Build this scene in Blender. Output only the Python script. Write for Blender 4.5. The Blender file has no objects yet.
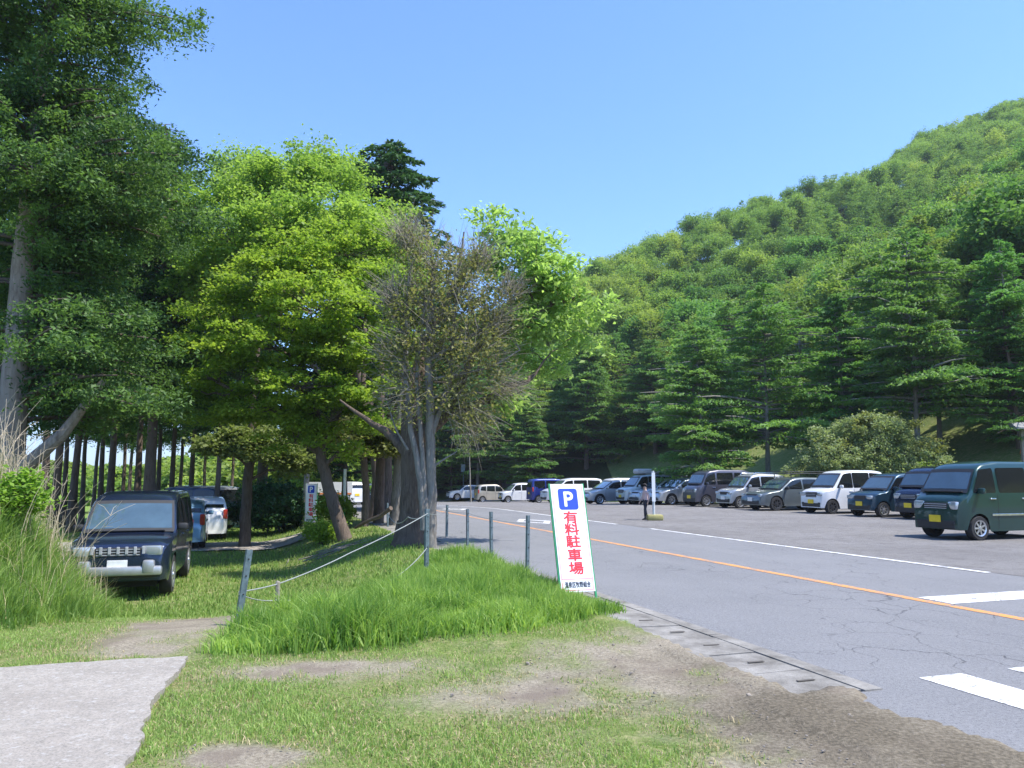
import bpy, bmesh, math, random
import numpy as np
from mathutils import Vector, Matrix
random.seed(7); RS = np.random.RandomState(11)
D2R = math.radians
scene = bpy.context.scene
COL = scene.collection
# ------------------------------------------------------------------ camera numbers
CAMZ = 1.5; PITCH = D2R(6.9); F = 769.0
def ray(u, v):
    a = (u-512)/F; b = (384-v)/F
    return a, math.cos(PITCH)-b*math.sin(PITCH), math.sin(PITCH)+b*math.cos(PITCH)
def P(u, v, z=0.0):                       # where the sight line of a measured point meets level z
    x, y, w = ray(u, v); t = (z-CAMZ)/w
    return (x*t, y*t)
def AX(u, y):                             # x of a thing seen at column u and standing y metres away
    return (u-512)/F*(y*math.cos(PITCH))
# ------------------------------------------------------------------ numpy helpers
def sstep(t):
    t = np.clip(t, 0, 1); return t*t*(3-2*t)
_perm = np.random.RandomState(3).rand(256, 256)
def vnoise(x, y):
    xi = np.floor(x).astype(int); yi = np.floor(y).astype(int)
    fx = x-xi; fy = y-yi; fx = fx*fx*(3-2*fx); fy = fy*fy*(3-2*fy)
    a = _perm[xi & 255, yi & 255]; b = _perm[(xi+1) & 255, yi & 255]
    c = _perm[xi & 255, (yi+1) & 255]; d = _perm[(xi+1) & 255, (yi+1) & 255]
    return (a*(1-fx)+b*fx)*(1-fy)+(c*(1-fx)+d*fx)*fy
def fbm(x, y, o=4):
    r = 0; amp = .5; tot = 0
    for i in range(o):
        r = r+amp*vnoise(x*2**i+17.3*i, y*2**i+5.1*i); tot += amp; amp *= .5
    return r/tot
# road axes: s runs along the road, n across it
RX, RY = -.314, .949
def SN(x, y): return RX*x+RY*y, RY*x-RX*y
def XY(s, n): return RX*s+RY*n, RY*s-RX*n
SKYL = [(-200,440),(250,400),(400,345),(500,305),(573,266),(620,249),(691,216),(740,200),(791,184),(877,163),(931,126),(960,118),(1022,93),(1100,60),(1400,-60)]
_t = []; _e = []
for u, v in SKYL:
    a, b, c = ray(u, v); _t.append(a/b); _e.append(c/b)
_t = np.array(_t); _e = np.array(_e)
# ground height of the hill's top for each direction: the slope climbs until trees of ~12 m reach the skyline
_cap = []
for t, e in zip(_t, _e):
    yy = np.linspace(20, 400, 2000); xx = t*yy
    n = RY*xx-RX*yy; D = np.maximum(n-29, .5*(xx-9)+.87*(yy-73))
    g = np.where(D > 0, .56*D, 0)
    k = np.argmax((g+5.6 >= e*yy+CAMZ) & (D > 0))
    _cap.append(g[k] if k > 0 else 5.0)
_cap = np.array(_cap)
def hillD(x, y):
    s, n = SN(x, y)
    a = n-29; b = .5*(x-9)+.87*(y-73)
    k = 6.0
    m = np.maximum(a, b)+k*.25*np.clip(1-np.abs(a-b)/k, 0, 1)**2
    return m
def H(x, y):
    x = np.asarray(x, float); y = np.asarray(y, float)
    s, n = SN(x, y)
    q = np.clip(s-34, 0, 75); z = -.027*q*q/(q+6)
    wl = sstep((3.4-n)/3.2)*sstep((y-7.2)/6.5)
    z = z-.72*wl
    z = z+.12*np.exp(-((n-1.7)/1.4)**2)*sstep((y-6.6)/1.2)*(1-sstep((y-13)/5))
    bx = sstep((-4.75-.45*np.maximum(y-9.3, 0)-x)/2.6); by = sstep((y-5.2)/2.6)*(1-sstep((y-12)/2.4))
    z = z+2.3*bx*by
    D = hillD(x, y)
    t = x/np.maximum(y, 1.0)
    cap = np.interp(t, _t, _cap)
    cap = np.where(y < 1, 60, cap)
    g = np.where(D > 0, .56*D-.56*2*(1-np.exp(-np.maximum(D, 0)/2)), 0)
    kk = 8.0
    m = np.minimum(g, cap)-kk*.25*np.clip(1-np.abs(g-cap)/kk, 0, 1)**2*(g > 6)
    fade = sstep((x+52)/30)
    z = z+np.maximum(m, 0)*fade
    return z
def Hf(x, y): return float(H(np.array([x]), np.array([y]))[0])
# ------------------------------------------------------------------ mesh helpers
def npmesh(name, V, faces_list, mats=None, matidx=None, attrs=None, smooth=False, vattrs=None):
    """faces_list: list of (n,k) int arrays"""
    me = bpy.data.meshes.new(name)
    V = np.ascontiguousarray(V, np.float32)
    me.vertices.add(len(V)); me.vertices.foreach_set('co', V.ravel())
    faces_list = [f for f in faces_list if len(f)]
    idx = np.concatenate([f.ravel() for f in faces_list]).astype(np.int32)
    tot = np.concatenate([np.full(len(f), f.shape[1]) for f in faces_list]).astype(np.int32)
    st = np.concatenate([[0], np.cumsum(tot)[:-1]]).astype(np.int32)
    me.loops.add(len(idx)); me.loops.foreach_set('vertex_index', idx)
    me.polygons.add(len(tot)); me.polygons.foreach_set('loop_start', st)
    try: me.polygons.foreach_set('loop_total', tot)
    except Exception: pass
    if matidx is not None: me.polygons.foreach_set('material_index', np.asarray(matidx, np.int32))
    for m in (mats or []): me.materials.append(m)
    me.update(calc_edges=True)
    if smooth: me.polygons.foreach_set('use_smooth', np.ones(len(tot), bool))
    for k, a in (attrs or {}).items():
        at = me.attributes.new(k, 'FLOAT', 'FACE'); at.data.foreach_set('value', np.asarray(a, np.float32))
    for k, a in (vattrs or {}).items():
        at = me.attributes.new(k, 'FLOAT', 'POINT'); at.data.foreach_set('value', np.asarray(a, np.float32))
    return me
def link(name, me, parent=None, loc=None, rotz=0.0):
    o = bpy.data.objects.new(name, me); COL.objects.link(o)
    if parent is not None: o.parent = parent
    if loc is not None: o.location = loc
    if rotz: o.rotation_euler = (0, 0, rotz)
    return o
def tag(o, label=None, cat=None, group=None, kind=None):
    if label: o['label'] = label
    if cat: o['category'] = cat
    if group: o['group'] = group
    if kind: o['kind'] = kind
    return o
def empty(name, label, cat, loc=(0,0,0), rotz=0.0, group=None):
    o = bpy.data.objects.new(name, None); COL.objects.link(o); o.location = loc; o.rotation_euler = (0, 0, rotz)
    o.empty_display_size = .2
    return tag(o, label, cat, group)
class MB:
    """collects shapes into one mesh"""
    def __init__(s): s.v = []; s.f = {}; s.n = 0; s.order = []
    def add(s, V, faces, mi=0):
        for f in faces:
            s.order.append((tuple(i+s.n for i in f), mi))
        s.v.extend([tuple(map(float, p)) for p in V]); s.n += len(V)
        return s
    def box(s, c, d, rot=None, bev=0.0, mi=0):
        bm = bmesh.new(); bmesh.ops.create_cube(bm, size=1)
        for v in bm.verts: v.co = Vector((v.co.x*d[0], v.co.y*d[1], v.co.z*d[2]))
        if bev > 0: bmesh.ops.bevel(bm, geom=list(bm.edges), offset=bev, segments=2, affect='EDGES', profile=.5)
        M = Matrix.Translation(Vector(c))@(rot.to_4x4() if rot is not None else Matrix.Identity(4))
        bm.transform(M); bm.verts.index_update()
        s.add([v.co[:] for v in bm.verts], [[v.index for v in f.verts] for f in bm.faces], mi); bm.free(); return s
    def tube(s, pts, rad, sides=8, cap=True, mi=0):
        V, Fq = tube_np(np.array([pts], float), np.array([rad], float) if np.ndim(rad) else np.full((1, len(pts)), rad), sides)
        fs = [list(q) for q in Fq]
        if cap:
            fs.append(list(range(sides))[::-1]); fs.append(list(range(len(V)-sides, len(V))))
        return s.add(V, fs, mi)
    def disc(s, c, r0, r1, h, axis='y', n=20, mi=0):
        """a turned piece: list-free simple frustum"""
        V = []; 
        for k, (r, hh) in enumerate(((r0, -h/2), (r1, h/2))):
            for i in range(n):
                a = 2*math.pi*i/n
                p = (r*math.cos(a), hh, r*math.sin(a)) if axis == 'y' else (r*math.cos(a), r*math.sin(a), hh)
                V.append((c[0]+p[0], c[1]+p[1], c[2]+p[2]))
        fs = [[i, (i+1) % n, n+(i+1) % n, n+i] for i in range(n)]+[list(range(n))[::-1], list(range(n, 2*n))]
        return s.add(V, fs, mi)
    def build(s, name, mats, parent=None, loc=None, rotz=0.0, smooth=False, sharp=35):
        me = bpy.data.meshes.new(name); me.from_pydata(s.v, [], [f for f, m in s.order])
        mats = mats if isinstance(mats, (list, tuple)) else [mats]
        for m in mats: me.materials.append(m)
        for p, (f, m) in zip(me.polygons, s.order): p.material_index = m
        me.update()
        bm = bmesh.new(); bm.from_mesh(me); bmesh.ops.recalc_face_normals(bm, faces=bm.faces); bm.to_mesh(me); bm.free()
        if smooth:
            for p in me.polygons: p.use_smooth = True
            me.set_sharp_from_angle(angle=D2R(sharp))
        return link(name, me, parent, loc, rotz)
def tube_np(P_, R_, sides=6):
    """P_: (m,k,3) polylines, R_: (m,k) radii -> verts, quads"""
    m, k, _ = P_.shape
    T = np.gradient(P_, axis=1); T /= np.linalg.norm(T, axis=2, keepdims=True)+1e-9
    ref = np.where(np.abs(T[:, :1, 2:3]) > .9, np.array([1., 0, 0]), np.array([0, 0, 1.]))
    A = np.cross(T, np.broadcast_to(ref, T.shape)); A /= np.linalg.norm(A, axis=2, keepdims=True)+1e-9
    B = np.cross(T, A)
    an = np.arange(sides)*2*np.pi/sides
    V = P_[:, :, None, :]+R_[:, :, None, None]*(A[:, :, None, :]*np.cos(an)[:, None]+B[:, :, None, :]*np.sin(an)[:, None])
    idx = np.arange(m*k*sides).reshape(m, k, sides)
    a = idx[:, :-1]; b = idx[:, 1:]
    Fq = np.stack([a, np.roll(a, -1, 2), np.roll(b, -1, 2), b], -1).reshape(-1, 4)
    return V.reshape(-1, 3), Fq
class Tubes:
    def __init__(s): s.V = []; s.F = []; s.n = 0
    def add(s, P_, R_, sides=6):
        P_ = np.asarray(P_, float); R_ = np.asarray(R_, float)
        if P_.ndim == 2: P_ = P_[None]; R_ = R_[None]
        V, Fq = tube_np(P_, R_, sides); s.V.append(V); s.F.append(Fq+s.n); s.n += len(V)
    def arrays(s): return np.concatenate(s.V), np.concatenate(s.F)
def leaves_np(C, A, B, L, W):
    """rhombic leaves: centres, unit axis, unit side, lengths, widths"""
    L = L[:, None]; W = W[:, None]
    N = np.cross(A, B)
    V = np.stack([C-A*L/2, C+B*W/2+N*L*.06, C+A*L/2-N*L*.05, C-B*W/2+N*L*.06], 1).reshape(-1, 3)
    Fq = np.arange(len(C)*4).reshape(-1, 4)
    return V, Fq
def rdir(rs, n):
    v = rs.normal(size=(n, 3)); return v/(np.linalg.norm(v, axis=1, keepdims=True)+1e-9)
def leaf_frame(rs, n, flat=1.2, axis=None, axmix=.0):
    """normals biased upward by flat, axis random or following axis"""
    N = rdir(rs, n); N[:, 2] = np.abs(N[:, 2])+flat*rs.rand(n); N /= np.linalg.norm(N, axis=1, keepdims=True)
    R = rdir(rs, n)
    if axis is not None: R = R*(1-axmix)+axis*axmix
    A = R-N*np.sum(R*N, 1, keepdims=True); A /= np.linalg.norm(A, axis=1, keepdims=True)+1e-9
    return A, np.cross(N, A)
# ------------------------------------------------------------------ materials
class NT:
    def __init__(s, name):
        s.m = bpy.data.materials.new(name); s.m.use_nodes = True; s.t = s.m.node_tree; s.t.nodes.clear()
        s.out = s.n('ShaderNodeOutputMaterial')
    def n(s, typ, **kw):
        nd = s.t.nodes.new(typ)
        for k, v in kw.items():
            if k.startswith('i_'): nd.inputs[k[2:].replace('_', ' ')].default_value = v
            else: setattr(nd, k, v)
        return nd
    def l(s, a, b): s.t.links.new(a, b)
    def mix(s, f, a, b, blend='MIX'):
        nd = s.n('ShaderNodeMix', data_type='RGBA', blend_type=blend)
        for i, val in ((0, f), (6, a), (7, b)):
            if isinstance(val, bpy.types.NodeSocket): s.l(val, nd.inputs[i])
            elif i == 0: nd.inputs[0].default_value = val
            else: nd.inputs[i].default_value = (*val, 1)
        return nd.outputs[2]
    def noise(s, scale, detail=4, rough=.55, vec=None, dist=0):
        nd = s.n('ShaderNodeTexNoise'); nd.inputs['Scale'].default_value = scale; nd.inputs['Detail'].default_value = detail
        nd.inputs['Roughness'].default_value = rough; nd.inputs['Distortion'].default_value = dist
        if vec is not None: s.l(vec, nd.inputs['Vector'])
        return nd.outputs[0]
    def ramp(s, fac, lo, hi, a=(0,0,0), b=(1,1,1)):
        nd = s.n('ShaderNodeValToRGB'); s.l(fac, nd.inputs[0]); e = nd.color_ramp.elements
        e[0].position = lo; e[1].position = hi; e[0].color = (*a, 1); e[1].color = (*b, 1); return nd.outputs[0]
    def math(s, op, a, b=None):
        nd = s.n('ShaderNodeMath', operation=op)
        for i, val in ((0, a), (1, b)):
            if val is None: continue
            if isinstance(val, bpy.types.NodeSocket): s.l(val, nd.inputs[i])
            else: nd.inputs[i].default_value = val
        return nd.outputs[0]
    def obj(s): return s.n('ShaderNodeTexCoord').outputs['Object']
    def attr(s, name): return s.n('ShaderNodeAttribute', attribute_name=name).outputs['Fac']
    def bump(s, h, strength=.3, dist=.02):
        nd = s.n('ShaderNodeBump'); nd.inputs['Strength'].default_value = strength; nd.inputs['Distance'].default_value = dist
        s.l(h, nd.inputs['Height']); return nd.outputs[0]
    def principled(s, col, rough=.6, metal=0, spec=.5, normal=None, coat=0, alpha=None):
        nd = s.n('ShaderNodeBsdfPrincipled')
        if isinstance(col, bpy.types.NodeSocket): s.l(col, nd.inputs['Base Color'])
        else: nd.inputs['Base Color'].default_value = (*col, 1)
        if isinstance(rough, bpy.types.NodeSocket): s.l(rough, nd.inputs['Roughness'])
        else: nd.inputs['Roughness'].default_value = rough
        nd.inputs['Metallic'].default_value = metal; nd.inputs['Specular IOR Level'].default_value = spec
        nd.inputs['Coat Weight'].default_value = coat
        if normal is not None: s.l(normal, nd.inputs['Normal'])
        s.l(nd.outputs[0], s.out.inputs[0]); return s.m
def simple(name, col, rough=.6, metal=0, spec=.5, coat=0, nscale=8, var=.12, bump=0):
    t = NT(name); o = t.obj()
    nz = t.noise(nscale, 5, .6, o)
    c = t.mix(t.ramp(nz, .3, .7), tuple(k*(1-var) for k in col), tuple(min(1, k*(1+var)) for k in col))
    nm = t.bump(nz, bump, .01) if bump else None
    return t.principled(c, rough, metal, spec, nm, coat)
def leafmat(name, a, b, trans=.4, rough=.55, rnd=.25):
    """a: darker leaf colour, b: lighter leaf colour; every clump and every tree differs a little"""
    t = NT(name)
    tint = t.attr('tint')
    oi = t.n('ShaderNodeObjectInfo')
    c = t.mix(tint, a, b)
    hsv = t.n('ShaderNodeHueSaturation'); t.l(c, hsv.inputs['Color'])
    r = oi.outputs['Random']
    t.l(t.math('ADD', t.math('MULTIPLY', r, rnd), 1-rnd/2), hsv.inputs['Value'])
    r2 = t.math('FRACT', t.math('MULTIPLY', r, 7.31))
    t.l(t.math('ADD', t.math('MULTIPLY', r2, .03*rnd/.25), .5-.015*rnd/.25), hsv.inputs['Hue'])
    c = hsv.outputs[0]
    d = t.n('ShaderNodeBsdfPrincipled'); t.l(c, d.inputs['Base Color']); d.inputs['Roughness'].default_value = rough
    d.inputs['Specular IOR Level'].default_value = .3
    tr = t.n('ShaderNodeBsdfTranslucent')
    c2 = t.mix(1.0, c, (.97, 1.0, .62), 'MULTIPLY')
    hs = t.n('ShaderNodeHueSaturation'); hs.inputs['Value'].default_value = 1.7; t.l(c2, hs.inputs['Color'])
    t.l(hs.outputs[0], tr.inputs[0])
    mx = t.n('ShaderNodeMixShader'); mx.inputs[0].default_value = trans
    t.l(d.outputs[0], mx.inputs[1]); t.l(tr.outputs[0], mx.inputs[2]); t.l(mx.outputs[0], t.out.inputs[0])
    return t.m
def barkmat(name, a, b, scale=1.0):
    t = NT(name); o = t.obj()
    mp = t.n('ShaderNodeMapping'); t.l(o, mp.inputs[0]); mp.inputs['Scale'].default_value = (9*scale, 9*scale, 1.6*scale)
    n1 = t.noise(2.2, 7, .7, mp.outputs[0], .6); n2 = t.noise(1.3, 3, .5, o)
    c = t.mix(t.ramp(n1, .35, .68), a, b)
    c = t.mix(t.ramp(n2, .45, .7), c, tuple(k*.8 for k in b))
    return t.principled(c, .9, 0, .2, t.bump(n1, .9, .03))
# ------------------------------------------------------------------ world, sun, camera
SUN_EL = D2R(60); SUN_AZ = D2R(110)     # azimuth measured from +Y toward +X
w = bpy.data.worlds.new("World"); scene.world = w; w.use_nodes = True
nt = w.node_tree; bg = nt.nodes['Background']
sky = nt.nodes.new('ShaderNodeTexSky'); sky.sky_type = 'NISHITA'; sky.sun_disc = False
sky.sun_elevation = SUN_EL; sky.sun_rotation = SUN_AZ; sky.altitude = 1000; sky.air_density = 1.3; sky.dust_density = .6; sky.ozone_density = 2.5
mxs = nt.nodes.new('ShaderNodeMix'); mxs.data_type = 'RGBA'; mxs.blend_type = 'MULTIPLY'; mxs.inputs[0].default_value = 1; mxs.inputs[7].default_value = (.55, .715, .99, 1)
nt.links.new(sky.outputs[0], mxs.inputs[6]); nt.links.new(mxs.outputs[2], bg.inputs[0]); bg.inputs[1].default_value = .145
sl = bpy.data.lights.new('sun', 'SUN'); sl.energy = 3.5; sl.angle = D2R(.5); sl.color = (1, .95, .86)
so = bpy.data.objects.new('sun', sl); COL.objects.link(so)
sd = Vector((math.sin(SUN_AZ)*math.cos(SUN_EL), math.cos(SUN_AZ)*math.cos(SUN_EL), math.sin(SUN_EL)))
so.rotation_euler = sd.to_track_quat('Z', 'Y').to_euler(); so.location = (0, 0, 60)
cam = bpy.data.cameras.new('camera'); co = bpy.data.objects.new('camera', cam); COL.objects.link(co)
co.location = (0, 0, CAMZ); co.rotation_euler = (math.pi/2+PITCH, 0, 0)
cam.sensor_width = 36; cam.lens = 36*F/1024; cam.clip_end = 6000; cam.clip_start = .05
scene.camera = co
scene.view_settings.view_transform = 'Standard'; scene.view_settings.look = 'None'
scene.view_settings.exposure = 1.2; scene.view_settings.gamma = 1; scene.view_settings.use_curve_mapping = False
scene.cycles.max_bounces = 6; scene.cycles.diffuse_bounces = 4; scene.cycles.transmission_bounces = 4
scene.cycles.glossy_bounces = 2; scene.cycles.volume_bounces = 0
scene.cycles.use_denoising = True
# ------------------------------------------------------------------ ground masks
def soilmask(x, y):
    s, n = SN(x, y)
    nz = fbm(x*1.3+9, y*1.3+4, 5)
    nf = fbm(x*6+2, y*6+31, 3)
    m = sstep((n-1.5)/1.7)*sstep((8.2-y)/1.8)*(n < 4.9)*1.05                 # worn verge beside the gutter
    m = np.maximum(m, .45*np.exp(-((x-1.3)/1.0)**2-((y-4.3)/1.2)**2))
    m = np.maximum(m, .85*np.exp(-((x+3.35-(y-8)*-.12)/.62)**2)*sstep((y-6.3)/.6)*(1-sstep((y-10.5)/2)))   # trail
    m = np.maximum(m, .75*np.exp(-((x+1.35)/.8)**2-((y-6.25)/.33)**2))
    m = np.maximum(m, 1.3*np.exp(-((x+1.42)/.3)**2-((y-4.38)/.2)**2))
    m = np.maximum(m, .6*np.exp(-((x-.3)/.9)**2-((y-5.6)/.5)**2))
    return np.clip(m*1.25+(nz-.5)*2.2*(m > .05)*np.clip(m*3, 0, 1)+(nf-.5)*.8*np.clip(m*2, 0, 1), 0, 1)
def tallmask(x, y):
    """where the grass is left long: the mound between trail and road, and the bank"""
    s, n = SN(x, y)
    wob = (fbm(x*.9, y*.9)-.5)
    f = sstep((y-7.05-.25*x-1.15*np.maximum(x-.1, 0)+.5*wob)/.45)*(1-sstep((y-21)/8))
    xl = -2.75+(y-7.3)*.18
    f1 = f*sstep((x-xl+wob*.5)/.4)*sstep((4.0-n+wob*.3)/.3)
    by = sstep((y-7.3)/.9)*(1-sstep((y-13)/1.8))
    f2 = sstep((-4.6-.45*np.maximum(y-9.3, 0)-x+wob*.8)/.5)*by
    return f1, f2
gx = [0.0]; st = .055
while gx[-1] < 1300:
    if gx[-1] > 8.5: st *= 1.045
    gx.append(gx[-1]+st)
gx = np.array([-g for g in gx[::-1]][:-1]+gx)
gy = [-40, -25, -14, -7, -3, -1, .5, 1.2, 1.8]; st = .055
while gy[-1] < 2600:
    if gy[-1] > 15: st *= 1.045
    gy.append(gy[-1]+st)
gy = np.array(gy)
X, Y = np.meshgrid(gx, gy)
Z = H(X, Y)
S_, N_ = SN(X, Y)
near = (Y < 40) & (np.abs(X) < 30)
Z = Z+np.where(near, (fbm(X*1.7, Y*1.7)-.5)*.06+(fbm(X*9, Y*9, 2)-.5)*.012, 0)*(1-sstep((N_-3)/.6)*(N_ < 28))
frag = .22*(fbm(X*2.5, Y*2.5, 3)-.5)+.06*(fbm(X*14, Y*14, 2)-.5)
spill = 1-sstep((S_-4.62-2*frag)/.15)
inroad = sstep((N_-np.where(spill > .5, 3.99+1.6*frag-.05*(3.3-S_)*(S_ < 3.3), 3.63+.5*frag))/.05)*(1-sstep((N_-26.5)/1.0))*(S_ > -60)*(1-sstep((S_-np.where(N_ < 11.4, 89, 82))/3))
Z = np.where((N_ > 3.2) & (N_ < 5.3) & (S_ < 9), Z+.02*spill, Z)+.02*((N_ > 3.4) & (N_ < 4) & (S_ > 2) & (S_ < 60))*(1-inroad)*(1-spill)-.09*inroad
D_ = hillD(X, Y)
Z = np.where(D_ > 12, Z+(fbm(X*.05, Y*.05)-.5)*5*sstep((D_-12)/20), Z)
V = np.stack([X.ravel(), Y.ravel(), Z.ravel()], 1)
ny, nx = X.shape
ii = np.arange(nx*ny).reshape(ny, nx)
Fq = np.stack([ii[:-1, :-1], ii[:-1, 1:], ii[1:, 1:], ii[1:, :-1]], -1).reshape(-1, 4)
soil = np.where(near, soilmask(X, Y), 0)
t1, t2 = tallmask(X, Y)
t = NT('ground_turf'); o = t.obj()
so_ = t.attr('soil'); ta = t.attr('tall'); fo = t.attr('forest'); me_ = t.attr('meadow')
n1 = t.noise(1.4, 6, .6, o); n2 = t.noise(38, 4, .65, o); n3 = t.noise(160, 2, .6, o); n4 = t.noise(6, 5, .7, o)
g = t.mix(t.ramp(n1, .35, .65), (.14, .20, .045), (.23, .26, .085))
g = t.mix(t.ramp(n4, .48, .66), g, (.33, .31, .15))
g = t.mix(t.ramp(n2, .42, .62), t.mix(.5, g, (.05, .08, .02)), g)
sc = t.mix(t.ramp(n2, .35, .65), (.18, .152, .11), (.34, .30, .23))
sc = t.mix(t.ramp(n3, .60, .70), sc, (.50, .46, .40))
sc = t.mix(t.ramp(n1, .5, .64), sc, (.20, .165, .13))
sc = t.mix(t.attr('damp'), sc, t.mix(t.ramp(n2, .4, .65), (.10, .085, .062), (.20, .17, .125)))
c = t.mix(so_, g, sc)
c = t.mix(ta, c, (.05, .085, .02))
c = t.mix(me_, c, (.16, .24, .045))
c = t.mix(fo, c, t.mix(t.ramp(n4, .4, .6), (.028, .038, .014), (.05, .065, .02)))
hh = t.math('ADD', t.math('MULTIPLY', n2, .6), t.math('MULTIPLY', n3, .4))
gm = t.principled(c, .95, 0, .15, t.bump(hh, .7, .03))
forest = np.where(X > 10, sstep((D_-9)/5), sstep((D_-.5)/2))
meadow = ((Y > 30) & (N_ < 2) | (Y > 500))*1.0*(1-forest)
ground = link('ground', npmesh('ground', V, [Fq], [gm], smooth=True,
    vattrs=dict(soil=soil.ravel(), tall=np.maximum(t1, t2).ravel(), damp=(near*np.clip(1.25*np.exp(-((N_-3.35)/.75)**2-((S_-3.9)/1.3)**2)+.5*np.exp(-((N_-1.7)/.5)**2-((S_-4.6)/.5)**2)+(fbm(X*3, Y*3, 4)-.55)*1.2, 0, 1)).ravel(), forest=forest.ravel(), meadow=meadow.ravel())))
tag(ground, kind='structure')
# ------------------------------------------------------------------ sheets along the road
def sheet(name, s0, s1, n0, n1, mat, dz, ds=1.0, dn=.8, parent=None, wob=0.0):
    ss = np.linspace(s0, s1, max(2, int((s1-s0)/ds)+1)); nn = np.linspace(n0, n1, max(2, int((n1-n0)/dn)+1))
    Sg, Ng = np.meshgrid(ss, nn)
    if wob:
        Ng = Ng+wob*(fbm(Sg*1.2+n0, Ng*3, 3)-.5)*(np.arange(len(nn))[:, None] == 0)
    x, y = XY(Sg, Ng); z = H(x, y)+dz
    i = np.arange(x.size).reshape(x.shape)
    Fq = np.stack([i[:-1, :-1], i[:-1, 1:], i[1:, 1:], i[1:, :-1]], -1).reshape(-1, 4)
    me = npmesh(name, np.stack([x.ravel(), y.ravel(), z.ravel()], 1), [Fq], [mat], smooth=True)
    bm = bmesh.new(); bm.from_mesh(me); bmesh.ops.recalc_face_normals(bm, faces=bm.faces)
    if sum(f.normal.z for f in bm.faces) < 0: bmesh.ops.reverse_faces(bm, faces=bm.faces)
    bm.to_mesh(me); bm.free()
    return link(name, me, parent)
def roadcoords(t):
    mp = t.n('ShaderNodeMapping'); t.l(t.obj(), mp.inputs[0]); mp.inputs['Rotation'].default_value = (0, 0, -math.atan2(RY, RX))
    return mp.outputs[0]
t = NT('asphalt'); o = t.obj(); rc = roadcoords(t)
n1 = t.noise(.5, 5, .6, o); n2 = t.noise(110, 3, .7, o); n3 = t.noise(260, 2, .7, o)
mp = t.n('ShaderNodeMapping'); t.l(rc, mp.inputs[0]); mp.inputs['Scale'].default_value = (.06, 1.6, 1)
n4 = t.noise(1.0, 4, .6, mp.outputs[0])
c = t.mix(t.ramp(n1, .3, .7), (.125, .127, .135), (.185, .186, .193))
c = t.mix(t.ramp(n4, .42, .62), c, t.mix(.5, c, (.19, .19, .195)))
c = t.mix(t.ramp(n2, .45, .75), c, (.30, .30, .30))
c = t.mix(t.ramp(n3, .55, .75), c, (.055, .055, .06))
vo = t.n('ShaderNodeTexVoronoi', feature='DISTANCE_TO_EDGE'); vo.inputs['Scale'].default_value = 1.5
dn = t.n('ShaderNodeTexNoise'); t.l(o, dn.inputs[0]); dn.inputs['Scale'].default_value = 1.7; dn.inputs['Detail'].default_value = 6
av = t.n('ShaderNodeVectorMath', operation='MULTIPLY_ADD'); t.l(dn.outputs[1], av.inputs[0]); av.inputs[1].default_value = (.75, .75, 0); t.l(o, av.inputs[2])
t.l(av.outputs[0], vo.inputs['Vector'])
crk = t.ramp(vo.outputs['Distance'], .003, .010, (1,1,1), (0,0,0))
crk = t.math('MULTIPLY', crk, t.ramp(t.noise(.33, 4, .6, o), .46, .58))
c = t.mix(t.ramp(t.noise(26, 5, .8, o), .44, .66), c, t.mix(.55, c, (.28, .28, .285)))
c = t.mix(t.ramp(t.noise(48, 3, .8, o), .56, .68), c, (.065, .065, .07))
c = t.mix(t.math('MULTIPLY', crk, .7), c, (.045, .045, .048))
asphalt = t.principled(c, .82, 0, .35, t.bump(t.math('SUBTRACT', n2, t.math('MULTIPLY', crk, 1.5)), .55, .012))
t = NT('worn_lot'); o = t.obj()
n1 = t.noise(.35, 5, .65, o); n2 = t.noise(45, 4, .75, o); n3 = t.noise(140, 2, .7, o); n5 = t.noise(3, 6, .7, o)
c = t.mix(t.ramp(n1, .35, .65), (.165, .155, .15), (.235, .225, .22))
c = t.mix(t.ramp(n5, .5, .68), c, (.13, .12, .115))
c = t.mix(t.ramp(n2, .5, .72), c, (.34, .33, .32))
c = t.mix(t.ramp(n3, .56, .72), c, (.09, .085, .08))
lotm = t.principled(c, .9, 0, .25, t.bump(t.math('ADD', n2, t.math('MULTIPLY', n5, .8)), .9, .03))
def paintmat(name, col, wear=.42):
    t = NT(name); o = t.obj()
    n1 = t.noise(30, 6, .75, o); n2 = t.noise(3, 3, .6, o)
    f = t.ramp(t.math('ADD', t.math('MULTIPLY', n1, .7), t.math('MULTIPLY', n2, .3)), wear-.02, wear+.05)
    c = t.mix(f, (.2, .2, .2), col)
    return t.principled(c, .7, 0, .35)
white_paint = paintmat('white_road_paint', (.74, .74, .74), .45); orange_paint = paintmat('orange_road_paint', (.72, .30, .07), .47)
road = tag(sheet('road', -25, 89, 4.28, 11.5, asphalt, 0), kind='structure')
sheet('road_edge', -10, 4.58, 3.7, 4.28, asphalt, 0, .6, .2, road)
lot = tag(sheet('parking_lot', -25, 82, 11.12, 27.3, lotm, .004, wob=.25), kind='structure')
for nm, a in (('centre_line', (5.9, 88, 7.72, 7.87, orange_paint)), ('edge_line', (11.9, 20.4, 10.93, 11.07, white_paint)), ('edge_line', (22.6, 86, 10.93, 11.07, white_paint)),
              ('edge_line', (9.4, 11.9, 10.95, 11.09, white_paint)), ('stop_line', (7.28, 7.8, 7.93, 10.9, white_paint))):
    sheet(nm, *a[:4], a[4], .004 if nm != 'edge_line' else .008, .6, .2, road)
for k in range(8):
    n0 = 4.79+k*.89; sheet('crosswalk_bar', 1.4, 4.74, n0, n0+.42, white_paint, .004, .4, .2, road)
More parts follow.
